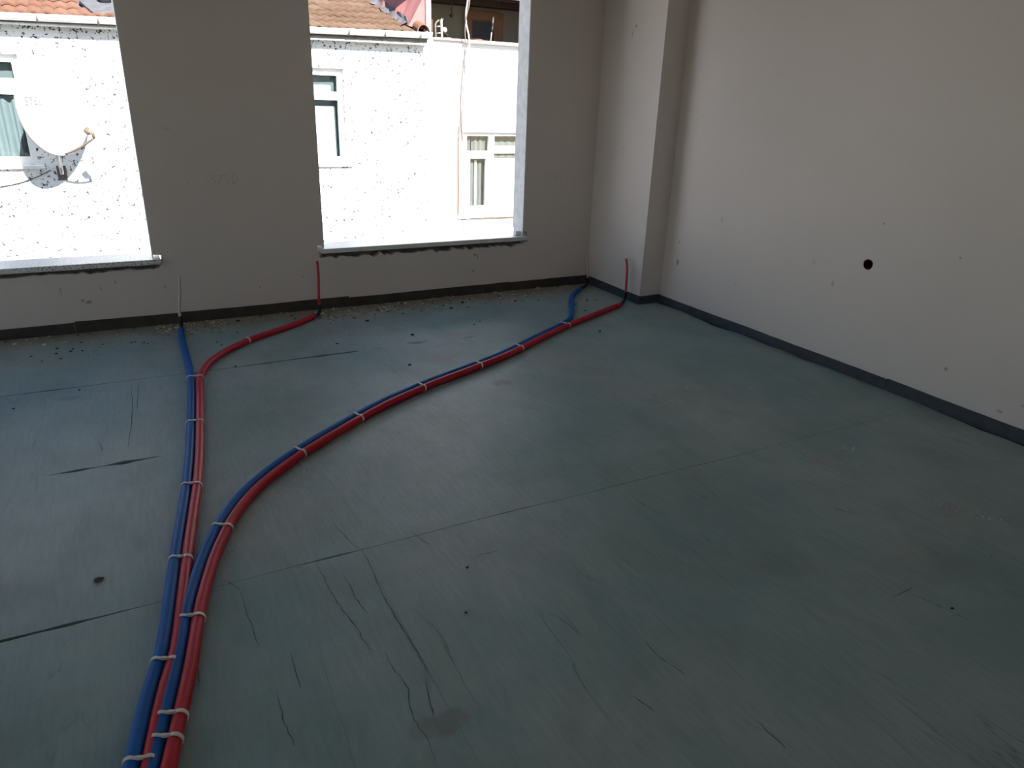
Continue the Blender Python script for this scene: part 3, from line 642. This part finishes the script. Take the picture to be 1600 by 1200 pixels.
def panel_wall(bm, x0, x1, z0, z1, holes, ya, yb):
    xs = sorted({x0, x1, *[h[0] for h in holes], *[h[1] for h in holes]}); zs = sorted({z0, z1, *[h[2] for h in holes], *[h[3] for h in holes]})
    xs = [x for x in xs if x0 <= x <= x1]; zs = [z for z in zs if z0 <= z <= z1]
    for i in range(len(xs) - 1):
        for j in range(len(zs) - 1):
            cx, cz = (xs[i] + xs[i + 1]) / 2, (zs[j] + zs[j + 1]) / 2
            if any(h[0] < cx < h[1] and h[2] < cz < h[3] for h in holes): continue
            add_box(bm, xs[i], xs[i + 1], ya, yb, zs[j], zs[j + 1])
    bmesh.ops.remove_doubles(bm, verts=bm.verts, dist=1e-5)
HA = [(-6.25, -4.865, .70, 1.915), (-2.45, -1.085, .685, 1.93)]
HB = [(.70, 2.30, -.13, 1.125), (.205, 2.6, 2.40, 3.01)]
XJ = .13
bm = bmesh.new(); panel_wall(bm, -14.5, XJ, -3.4, 2.34, HA, FY, FY + .22); under(from_bm('wall', bm, M['facade_a']), houseA)
bm = bmesh.new(); panel_wall(bm, XJ, 6.0, -3.4, 3.9, HB, FY - .004, FY + .22); under(from_bm('wall', bm, M['facade_b']), houseB)
# eaves slab, lower lip, gutter and brackets (the old eaves sag towards the left)
def sag(bm):
    for v in bm.verts: v.co.z += .040 + .0142 * v.co.x
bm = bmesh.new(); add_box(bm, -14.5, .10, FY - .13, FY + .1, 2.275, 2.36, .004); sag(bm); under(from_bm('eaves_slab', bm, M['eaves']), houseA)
bm = bmesh.new(); add_box(bm, -14.5, .10, FY - .155, FY - .131, 2.243, 2.262, .003); sag(bm); under(from_bm('fascia_lip', bm, M['gutter']), houseA)
def gz(x): return 2.424 + .0235 * x
bm = bmesh.new(); GR = .062; GYc = FY - .215; rows = []
xs = [-14.5 + 14.62 * i / 48 for i in range(49)]
for x in xs:
    ring = []
    for k in range(9): a = math.pi + math.pi * k / 8; ring.append(bm.verts.new((x, GYc + GR * math.cos(a), gz(x) + GR * math.sin(a) * .95)))
    for k in range(9): a = 2 * math.pi - math.pi * k / 8; ring.append(bm.verts.new((x, GYc + (GR - .004) * math.cos(a), gz(x) + (GR - .004) * math.sin(a) * .95)))
    rows.append(ring)
for i in range(48):
    for k in range(18):
        j = (k + 1) % 18; bm.faces.new((rows[i][k], rows[i][j], rows[i + 1][j], rows[i + 1][k]))
bm.faces.new(rows[0]); bm.faces.new(rows[-1][::-1])
gut = under(from_bm('gutter', bm, M['gutter'], None, False), houseA)
bm = bmesh.new(); add_tube(bm, [(x, GYc - GR, gz(x) + .004) for x in xs], .010, 8); o = from_bm('rolled_edge', bm, M['gutter'], None, True); o.data.transform(Matrix.Translation(-LOC[houseA.name])); o.parent = gut
for x in (-6.4, -5.8, -5.2, -4.585, -3.985, -3.4, -2.8, -2.2, -1.6, -1.06, -.56, -.05):
    bm = bmesh.new(); pts = [(GYc + (GR + .003) * math.cos(math.pi + math.pi * k / 10), gz(x) + (GR + .003) * math.sin(math.pi + math.pi * k / 10) * .97) for k in range(11)]
    pts = [(pts[0][0], gz(x) + .016)] + pts + [(FY - .13, gz(x) + .02)]
    for i in range(len(pts) - 1):
        (ya, za), (yb, zb) = pts[i], pts[i + 1]
        vs = [bm.verts.new(q) for q in ((x - .010, ya, za), (x + .010, ya, za), (x + .010, yb, zb), (x - .010, yb, zb))]; bm.faces.new(vs)
    bmesh.ops.remove_doubles(bm, verts=bm.verts, dist=1e-5); bmesh.ops.solidify(bm, geom=bm.faces, thickness=.003)
    o = from_bm('gutter_bracket', bm, M['gutter_iron']); o.data.transform(Matrix.Translation(-LOC[houseA.name])); o.parent = gut
# roof: deck plus single clay tiles
SL = .30; RY0, RZ0 = FY - .20, 2.425
def rz(y): return RZ0 + SL * (y - RY0)
def tilt(x): return .0235 * x + .012          # the roof sags to the left like its gutter
def tilt_bm(bm):
    for v in bm.verts: v.co.z += tilt(v.co.x)
bm = bmesh.new(); add_prism(bm, [(RY0 + .06, rz(RY0 + .06) - .03), (RY0 + 4.6, rz(RY0 + 4.6) - .03), (RY0 + 4.6, rz(RY0 + 4.6) - .12), (RY0 + .06, rz(RY0 + .06) - .10)], lambda y, z: (-14.5, y, z), lambda y, z: (XJ, y, z)); tilt_bm(bm)
roof = under(from_bm('roof', bm, M['flashing']), houseA)
TW, TL, TE = .262, .41, .335
def tile_mesh():
    bm = bmesh.new(); N = 12; top0 = []; top1 = []; bot0 = []
    for i in range(N + 1):
        u = i / N; x = -TW / 2 + TW * u; h = .022 * (0.5 - 0.5 * math.cos(4 * math.pi * u)) ** .7
        top0.append(bm.verts.new((x, 0, h + .036))); top1.append(bm.verts.new((x, TL, h + .004))); bot0.append(bm.verts.new((x, 0.004, h + .012)))
    for i in range(N):
        bm.faces.new((top0[i], top0[i + 1], top1[i + 1], top1[i])); bm.faces.new((bot0[i], bot0[i + 1], top0[i + 1], top0[i]))
    me = bpy.data.meshes.new('roof_tile'); bm.to_mesh(me); bm.free(); return me
tile_new, tile_old = tile_mesh(), tile_mesh(); tile_new.materials.append(M['tile_new']); tile_old.materials.append(M['tile_old'])
ang = math.atan(SL); dy = TE * math.cos(ang); rnd = random.Random(5)
rows_n = 9; cols_n = 38
for r in range(rows_n):
    for c in range(cols_n):
        x = -.10 - TW / 2 - c * (TW - .008) + (TW / 2 if r % 2 else 0) * 0
        if (r > 3 and x < -4.6) or (r > 4 and x < -3.2): continue
        if x - TW / 2 < -3.2 and x > -4.12 and 0.2 < r < 4: continue          # flashed patch
        y = RY0 + .005 + r * dy
        o = bpy.data.objects.new('roof_tile', tile_new if x < -3.0 else tile_old); COL.objects.link(o); o.parent = roof
        o.location = Vector((x + rnd.uniform(-.004, .004), y + rnd.uniform(-.010, .010), rz(y) + tilt(x) - .02 + rnd.uniform(-.003, .004))) - LOC[houseA.name]
        o.rotation_euler = (ang, -.0235 + rnd.uniform(-.015, .015), rnd.uniform(-.012, .012))
# grey flashed patch with a stub of vent
def on_roof_patch(name, pts, mat, lift=.03, th=.03, parent=roof):
    bm = bmesh.new(); add_prism(bm, pts, lambda x, y: (x, y, rz(y) + lift), lambda x, y: (x, y, rz(y) + lift - th)); tilt_bm(bm)
    o = from_bm(name, bm, mat); o.data.transform(Matrix.Translation(-LOC[houseA.name])); o.parent = parent; return o
on_roof_patch('flashing_patch', [(-4.02, 4.86), (-3.25, 4.86), (-3.2, 5.3), (-3.25, 5.95), (-4.12, 5.95), (-4.15, 5.4), (-4.08, 5.1)], M['flashing'], .035, .03)
bm = bmesh.new(); add_tube(bm, [(-3.88, 5.40, rz(5.4) + .02), (-3.88, 5.40, rz(5.4) + .22)], .075, 14); add_tube(bm, [(-3.88, 5.40, rz(5.4) + .22), (-3.88, 5.40, rz(5.4) + .25)], .095, 14); tilt_bm(bm)
o = from_bm('vent_stub', bm, M['dark_glass'], None, True); o.data.transform(Matrix.Translation(-LOC[houseA.name])); o.parent = roof
# red coated slope rising to the taller house, with ragged mortar edge
bm = bmesh.new(); n = 14; A = []; B = []; rnd = random.Random(9)
for i in range(n + 1):
    y = 5.02 + 3.6 * i / n
    xa = -.13 + rnd.uniform(-.05, .04) + (.0 if y > 5.5 else .09 * (5.5 - y) / .5 * .2)
    A.append(bm.verts.new((xa, y, rz(y) + .035))); B.append(bm.verts.new((XJ + .005, y, rz(y) + .47)))
for i in range(n): bm.faces.new((A[i], A[i + 1], B[i + 1], B[i]))
a0 = A[0]; b0 = B[0]; c0 = bm.verts.new((XJ + .005, 5.02, rz(5.02))); bm.faces.new((a0, b0, c0))
under(from_bm('coated_slope', bm, M['membrane']), houseA)
bm = bmesh.new(); rnd = random.Random(12); L = []; H = []; K = []
for i in range(25):
    y = 5.04 + 2.6 * i / 24; w = rnd.uniform(.0, .05) if i % 4 else rnd.uniform(.05, .10)
    L.append(bm.verts.new((-.17 - w, y, rz(y) + .028))); H.append(bm.verts.new((-.13, y, rz(y) + .075 + rnd.uniform(-.01, .012)))); K.append(bm.verts.new((-.105 + rnd.uniform(-.02, .015), y, rz(y) + .115 + rnd.uniform(-.02, .015))))
for i in range(24): bm.faces.new((L[i], L[i + 1], H[i + 1], H[i])); bm.faces.new((H[i], H[i + 1], K[i + 1], K[i]))
under(from_bm('mortar_fillet', bm, M['flashing']), houseA)
bm = bmesh.new(); R0 = .085
for i in range(8):
    a, b = math.pi * i / 8, math.pi * (i + 1) / 8
    vs = [(.02 + R0 * s_ * math.cos(t), y, rz(y) + .015 + R0 * s_ * 1.1 * math.sin(t)) for y, s_, t in ((4.80, 1.0, a), (4.80, 1.0, b), (5.22, .85, b), (5.22, .85, a))]
    bm.faces.new([bm.verts.new(v) for v in vs])
bmesh.ops.remove_doubles(bm, verts=bm.verts, dist=1e-4); bmesh.ops.solidify(bm, geom=bm.faces, thickness=.012)
o = from_bm('hip_tile', bm, M['tile_new']); o.data.transform(Matrix.Translation(-LOC[houseA.name])); o.parent = roof

# windows of the houses
def pleated(bm, x0, x1, z0, z1, y, n, amp):
    st = n * 6; a = []; b = []
    for i in range(st + 1):
        x = x0 + (x1 - x0) * i / st; yy = y + amp * math.sin(2 * math.pi * i / 6 + .7 * math.sin(i * .9))
        a.append(bm.verts.new((x, yy, z0))); b.append(bm.verts.new((x + .006 * math.sin(i), yy, z1)))
    for i in range(st): bm.faces.new((a[i], a[i + 1], b[i + 1], b[i]))
def house_window(house, hole, sashes, sill, backing, cloths, label, fy=FY):
    """sashes: list of (x0,x1,z0,z1) glazed fields; the frame fills the rest of the hole"""
    x0, x1, z0, z1 = hole; ya, yb = fy + .075, fy + .135; off = Matrix.Translation(-LOC[house.name])
    bm = bmesh.new(); panel_wall(bm, x0, x1, z0, z1, sashes, ya, yb)
    f = from_bm('window', bm, M['pvc']); f.data.transform(off); f.parent = house; f['label'] = label
    for s in sashes:
        bm = bmesh.new(); add_box(bm, s[0], s[1], ya + .025, ya + .031, s[2], s[3]); o = from_bm('pane', bm, M['glass']); o.data.transform(off); o.parent = f
        bm = bmesh.new(); panel_wall(bm, s[0] - .012, s[1] + .012, s[2] - .012, s[3] + .012, [(s[0] + .004, s[1] - .004, s[2] + .004, s[3] - .004)], ya - .012, ya + .001)
        o = from_bm('glazing_bead', bm, M['pvc']); o.data.transform(off); o.parent = f
    bm = bmesh.new(); add_box(bm, x0 - .07, x1 + .06, fy - .055, ya, z0 - .04, z0 - .001, .004); o = from_bm('sill', bm, M['pvc']); o.data.transform(off); o.parent = f
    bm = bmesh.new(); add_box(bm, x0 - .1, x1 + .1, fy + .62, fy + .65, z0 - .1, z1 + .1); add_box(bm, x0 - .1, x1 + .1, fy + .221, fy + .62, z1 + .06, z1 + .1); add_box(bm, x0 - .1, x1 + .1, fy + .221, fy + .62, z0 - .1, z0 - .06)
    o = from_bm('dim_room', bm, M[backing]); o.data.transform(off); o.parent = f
    for (cx0, cx1, cz0, cz1, cy, np_, amp, mt) in cloths:
        bm = bmesh.new(); pleated(bm, cx0, cx1, cz0, cz1, fy + cy, np_, amp); o = from_bm('curtain', bm, M[mt], None, True); o.data.transform(off); o.parent = f  # also holds the sheets added for the reflected tone of the glass
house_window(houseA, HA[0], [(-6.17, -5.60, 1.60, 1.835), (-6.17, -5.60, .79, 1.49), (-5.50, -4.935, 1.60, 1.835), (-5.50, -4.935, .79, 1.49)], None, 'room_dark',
             [(-6.2, -4.97, .75, 1.47, .17, 11, .034, 'curtain'), (-6.2, -4.92, 1.58, 1.66, .17, 6, .01, 'white_cloth'), (-6.2, -4.90, 1.5, 1.9, .20, 4, .006, 'reflection_sheet')], 'white window with pale blue curtains behind the satellite dish')
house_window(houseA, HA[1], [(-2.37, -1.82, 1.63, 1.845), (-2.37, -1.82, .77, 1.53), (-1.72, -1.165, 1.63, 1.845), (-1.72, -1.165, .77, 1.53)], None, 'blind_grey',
             [(-2.4, -1.215, .70, 1.44, .15, 3, .004, 'white_cloth'), (-2.4, -1.24, 1.6, 1.715, .15, 3, .004, 'white_cloth'), (-2.42, -1.10, .69, 1.92, .19, 3, .004, 'reflection_sheet')], 'white window with a pulled white blind, cut by the pier')
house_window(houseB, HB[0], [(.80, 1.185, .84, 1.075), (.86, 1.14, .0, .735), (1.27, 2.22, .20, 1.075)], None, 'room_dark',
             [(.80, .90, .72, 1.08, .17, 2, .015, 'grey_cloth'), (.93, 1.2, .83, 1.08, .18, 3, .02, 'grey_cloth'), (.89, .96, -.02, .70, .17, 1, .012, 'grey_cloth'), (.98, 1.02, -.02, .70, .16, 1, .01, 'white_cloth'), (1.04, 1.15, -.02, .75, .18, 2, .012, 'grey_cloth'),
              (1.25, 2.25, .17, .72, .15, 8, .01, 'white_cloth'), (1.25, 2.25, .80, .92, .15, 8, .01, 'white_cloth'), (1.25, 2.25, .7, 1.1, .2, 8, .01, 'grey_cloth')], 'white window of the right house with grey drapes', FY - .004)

# open loft: room, ledge, door frame
def bx(name, x0, x1, y0, y1, z0, z1, mat, house=houseB, bev=0.0):
    return under(box(name, x0, x1, y0, y1, z0, z1, M[mat], None, bev), house)
bx('loft_floor', .2, 3.6, FY + .22, 6.75, 2.22, 2.34, 'dark_wood'); bx('loft_back_wall', .2, 3.6, 6.6, 6.75, 2.34, 3.4, 'olive')
bx('loft_side_wall', XJ, .2, FY + .22, 8.6, 1.5, 3.9, 'membrane'); bx('loft_side_wall', 3.5, 3.6, FY + .22, 6.6, 2.34, 3.4, 'olive'); bx('loft_ceiling', .2, 3.6, FY + .22, 6.75, 3.4, 3.5, 'dark_wood')
bx('loft_lining', .2005, .26, FY + .22, 6.6, 2.34, 3.4, 'olive')
bx('loft_beam', .2, 3.5, 6.35, 6.6, 3.02, 3.25, 'dark_wood'); bx('loft_beam', .2, 3.5, 5.7, 5.85, 3.05, 3.22, 'dark_wood')
bx('loft_ledge', .235, .86, FY - .05, FY + .2, 2.375, 2.402, 'ledge'); bx('loft_ledge', .70, 2.62, FY - .10, FY + .2, 2.360, 2.398, 'gutter')
bx('corner_strip', XJ, .198, FY - .022, FY - .004, 2.30, 3.9, 'gutter'); bx('joint_clip', XJ + .015, .183, FY - .028, FY - .022, 2.69, 2.70, 'gutter_iron')
bx('unseen_shade_slab', -.03, .75, 4.99, 7.6, 3.22, 3.30, 'dark_wood'); bx('unseen_shade_slab', .0, .12, 5.75, 5.95, 2.90, 3.22, 'dark_wood')  # unseen slabs, added to cast shadow on the red slope
dl = under(box('loft_door', 1.44, 2.10, 6.50, 6.56, 2.34, 2.95, M['wood']), houseB)
for (a, b, c, d, nm, mt, y) in [(1.54, 1.90, 2.55, 2.81, 'pane', 'dark_glass', 6.485), (1.44, 1.53, 2.34, 2.95, 'door_stile', 'wood', 6.47), (1.92, 2.10, 2.34, 2.95, 'door_stile', 'wood', 6.47), (1.44, 2.10, 2.83, 2.95, 'door_rail', 'wood', 6.465)]:
    o = box(nm, a, b, y, y + .03, c, d, M[mt]); o.data.transform(Matrix.Translation(-LOC[houseB.name])); o.parent = dl
# clutter standing in the loft
def thing(name, loc, label, cat): o = empty(name, loc); return tag(o, label, cat)
r = thing('metal_frame', (.53, 5.40, 2.34), 'grey bent metal tube frame standing at the left of the loft', 'metal frame')
tube('side_rail', catmull([(.03, 0, 0), (.01, .0, .10), (0, 0, .30), (.02, .02, .34), (.05, .08, .35)], 4), .020, M['steel'], r, 8)
tube('side_rail', catmull([(-.07, .05, 0), (-.07, .05, .12), (-.075, .05, .27), (-.03, .06, .32), (.03, .09, .35)], 4), .014, M['rust'], r, 8)
tube('cross_bar', [(-.07, .05, .24), (.0, .0, .25)], .010, M['steel'], r, 8); tube('cross_bar', [(-.07, .05, .15), (.0, .0, .16)], .010, M['steel'], r, 8)
r = thing('dark_cabinet', (.36, 5.55, 2.34), 'dark narrow cabinet in the loft corner behind the bent metal frame', 'cabinet')
o = box('body', -.07, .07, -.08, .12, 0, .36, M['dark_wood'], r, .006); o = box('door', -.06, .06, -.092, -.081, .02, .34, M['dark_wood'], r, .003)
r = thing('rubber_ball', (.62, 5.50, 2.55), 'pinkish round ball beside the bent metal frame in the loft', 'ball')
bm = bmesh.new(); bmesh.ops.create_uvsphere(bm, u_segments=16, v_segments=10, radius=.042); from_bm('shell', bm, M['pinkish'], r, True)
bm = bmesh.new(); add_tube(bm, [(0, -.040, .0), (0, -.0435, 0)], .006, 8); from_bm('valve', bm, M['black_plastic'], r)
r = thing('potted_plant', (.66, 5.50, 2.34), 'low dark leafy plant in a pot in the loft', 'plant')
bm = bmesh.new(); add_tube(bm, [(0, 0, 0), (0, 0, .10), (0, 0, .11)], [.05, .068, .072], 12); from_bm('pot', bm, M['rust'], r, True)
bm = bmesh.new(); rnd = random.Random(2)
for k in range(40):
    a = rnd.uniform(0, 6.28); e = rnd.uniform(.15, 1.4); L = rnd.uniform(.05, .085); d = Vector((math.cos(a) * math.cos(e), math.sin(a) * math.cos(e), math.sin(e))); s_ = Vector((-math.sin(a), math.cos(a), 0)) * .018; b = Vector((0, 0, .10))
    v = [bm.verts.new(b + q) for q in (Vector(), d * L * .55 + s_, d * L, d * L * .55 - s_)]; bm.faces.new(v)
o = from_bm('leaves', bm, M['leaf'], r); o['kind'] = 'stuff'
r = thing('hanging_rod', (.78, 5.6, 3.05), 'thin dark rod with a knob hanging from the loft beam', 'rod')
tube('handle', [(0, 0, 0), (.002, 0, -.12), (0, 0, -.27)], .008, M['black_plastic'], r, 8)
bm = bmesh.new(); add_tube(bm, [(0, 0, -.265), (0, 0, -.28), (0, 0, -.30), (0, 0, -.315)], [.012, .034, .03, .012], 12); from_bm('knob', bm, M['black_plastic'], r, True)
r = thing('leaning_pole', (1.34, 5.40, 2.34), 'pole with a dark sleeve leaning before the brown loft door', 'pole')
tube('stick', [(0, 0, .02), (.05, .05, .26), (.075, .07, .36)], .010, M['steel'], r, 8); tube('grip', [(.075, .07, .36), (.09, .085, .44)], .014, M['cable_white'], r, 8)
tube('sleeve', [(.045, .045, .22), (.072, .068, .34)], .018, M['black_plastic'], r, 8)
bm = bmesh.new(); add_prism(bm, [(-.06, 0), (.06, 0), (.03, .08), (-.03, .08)], lambda x, z: (x, -.02, z), lambda x, z: (x, .02, z)); from_bm('foot', bm, M['rust'], r)
r = thing('round_basket', (1.18, 5.55, 2.34), 'low round brown basket on the loft floor before the door', 'basket')
bm = bmesh.new(); add_tube(bm, [(0, 0, 0), (0, 0, .05), (0, 0, .11)], [.07, .09, .095], 16); from_bm('bowl', bm, M['dark_wood'], r, True)
tube('rim', [(.095 * math.cos(a), .095 * math.sin(a), .112) for a in [6.2832 * k / 16 for k in range(17)]], .008, M['wood'], r, 6)

# cables and gas pipe on the right house
def run(name, label, cat, P, rad, mat, per=5, extra=None):
    r = empty(name, tuple(P[0])); tag(r, label, cat); o = Vector(P[0])
    tube('line', [q - o for q in (catmull(P, per) if per else [Vector(p) for p in P])], rad, mat, r, 8)
    for (nm, pts, rd, mt) in (extra or []): tube(nm, [Vector(p) - o for p in pts], rd, mt, r, 8)
    return r
run('hanging_cable', 'thick white cable hanging across the open loft', 'cable', [(.660, 4.72, 3.4), (.665, 4.74, 2.95), (.660, 4.80, 2.75), (.690, 4.86, 2.60), (.735, 4.87, 2.45), (.745, 4.88, 2.30), (.735, 4.97, 2.0), (.715, 4.975, 1.75), (.70, 4.975, 1.45), (.695, 4.975, 1.13)], .013, M['cable_white'])
run('hanging_cable', 'thin white cable looping beside the thick one across the loft', 'cable', [(.690, 4.72, 3.4), (.690, 4.74, 2.9), (.675, 4.80, 2.72), (.665, 4.84, 2.55), (.685, 4.87, 2.40), (.705, 4.88, 2.32), (.71, 4.975, 2.1), (.68, 4.975, 1.8), (.665, 4.975, 1.5), (.675, 4.975, 1.2), (.72, 4.975, .85)], .008, M['cable_brown'])
run('gas_pipe', 'thin brown gas pipe running down and under the right house window', 'pipe', [(.635, 4.965, 1.225), (.625, 4.965, -.115), (.69, 4.965, -.12), (.69, 4.965, -.17), (2.4, 4.965, -.20)], .009, M['copper'], 0,
    [('branch', [(.715, 4.965, -.17), (.722, 4.965, -1.3)], .008, M['copper']), ('branch', [(.755, 4.965, -.17), (.76, 4.965, -1.3)], .007, M['copper'])])

# satellite dish on the tiled house
dish = empty('satellite_dish', (-4.642, FY, .60)); tag(dish, 'large white satellite dish bracketed to the speckled house wall', 'satellite dish')
D0 = Vector(dish.location); Cc = Vector((-4.5617, 4.5, 1.373)) - D0
nrm = Vector((.787, -.617, .0)).normalized(); e1 = Vector((0, 0, 1)) - nrm * nrm.z; e1.normalize(); e2 = nrm.cross(e1)
RD, DP = .527, .075
bm = bmesh.new(); rings = []; NSEG = 48
for sgn in (0, 1):
    for i in range(7):
        q = i / 6; ring = []
        for k in range(NSEG):
            a = 2 * math.pi * k / NSEG; base = (e1 * math.cos(a) + e2 * math.sin(a)) * (RD * max(q, .001)) + nrm * (DP * q * q - DP - .006 * sgn)
            ring.append(bm.verts.new(Cc + base))
        rings.append(ring)
for s0 in (0, 7):
    for i in range(6):
        for k in range(NSEG):
            j = (k + 1) % NSEG; bm.faces.new((rings[s0 + i][k], rings[s0 + i][j], rings[s0 + i + 1][j], rings[s0 + i + 1][k]))
for k in range(NSEG):
    j = (k + 1) % NSEG; bm.faces.new((rings[6][k], rings[6][j], rings[13][j], rings[13][k]))
from_bm('reflector', bm, M['dish'], dish, True)
tube('rim', [Cc + (e1 * math.cos(a) + e2 * math.sin(a)) * RD - nrm * .008 for a in [2 * math.pi * k / 48 for k in range(49)]], .009, M['dish_rim'], dish, 8)
lnb = Vector((-4.253, 4.20, 1.115)) - D0
low = Vector((-4.375, 4.335, .945)) - D0
arm0 = Vector((-4.535, 4.49, .862)) - D0
tube('feed_arm', catmull([arm0, low, lnb + Vector((.035, .0, -.06))], 6), .014, M['rust'], dish, 8)
bm = bmesh.new(); dd = (Cc - lnb).normalized(); add_tube(bm, [lnb + Vector((.035, 0, -.06)), lnb + Vector((.03, 0, -.01)), lnb, lnb + dd * .05], [.016, .02, .034, .036], 12); from_bm('receiver_head', bm, M['rust'], dish, True)
hub = Cc - nrm * (DP + .01)
bm = bmesh.new(); add_tube(bm, [hub + nrm * .01, hub - nrm * .06], .09, 14); from_bm('back_plate', bm, M['rust'], dish, True)
tube('mast', catmull([hub - nrm * .05, hub - nrm * .05 + Vector((0, .06, -.16)), Vector((.0, -.10, .10)), Vector((0, -.05, .0))], 5), .022, M['steel'], dish, 10)
tube('strut', [Cc - e1 * RD * .55 - nrm * .075, Vector((-.005, -.06, .03))], .010, M['cable_white'], dish, 8)
box('wall_plate', -.05, .05, -.012, 0, -.08, .09, M['rust'], dish, .003)
for q in (-.05, .06):
    bm = bmesh.new(); add_tube(bm, [(0, -.012, q), (0, -.03, q)], .014, 6); from_bm('bolt', bm, M['gutter_iron'], dish)
# faded lettering on the dish face
cpos = Cc + (Vector((-4.756, 4.252, 1.424)) - D0 - Cc) * 1.0
Pl = Cc + ((cpos - Cc) - nrm * (cpos - Cc).dot(nrm))
rr_ = (Pl - Cc).length / RD
tx = (Vector((1, 0, 0)) - nrm * nrm.x).normalized(); tz = nrm.cross(tx).normalized()
MT = Matrix((( tx.x, tz.x, nrm.x, 0), (tx.y, tz.y, nrm.y, 0), (tx.z, tz.z, nrm.z, 0), (0, 0, 0, 1)))
cp = Pl + nrm * (DP * rr_ * rr_ - DP + .012)
text_mesh('lettering', 'VESTEL', .125, M['dish_text'], dish, Matrix.Translation(cp) @ MT, .0004)
run('antenna_wire', 'thin dark wire drooping along the house wall below the dish', 'wire', [(-6.4, 4.985, .30), (-5.3, 4.985, .455), (-4.97, 4.98, .54), (-4.75, 4.975, .64)], .005, M['black_plastic'])
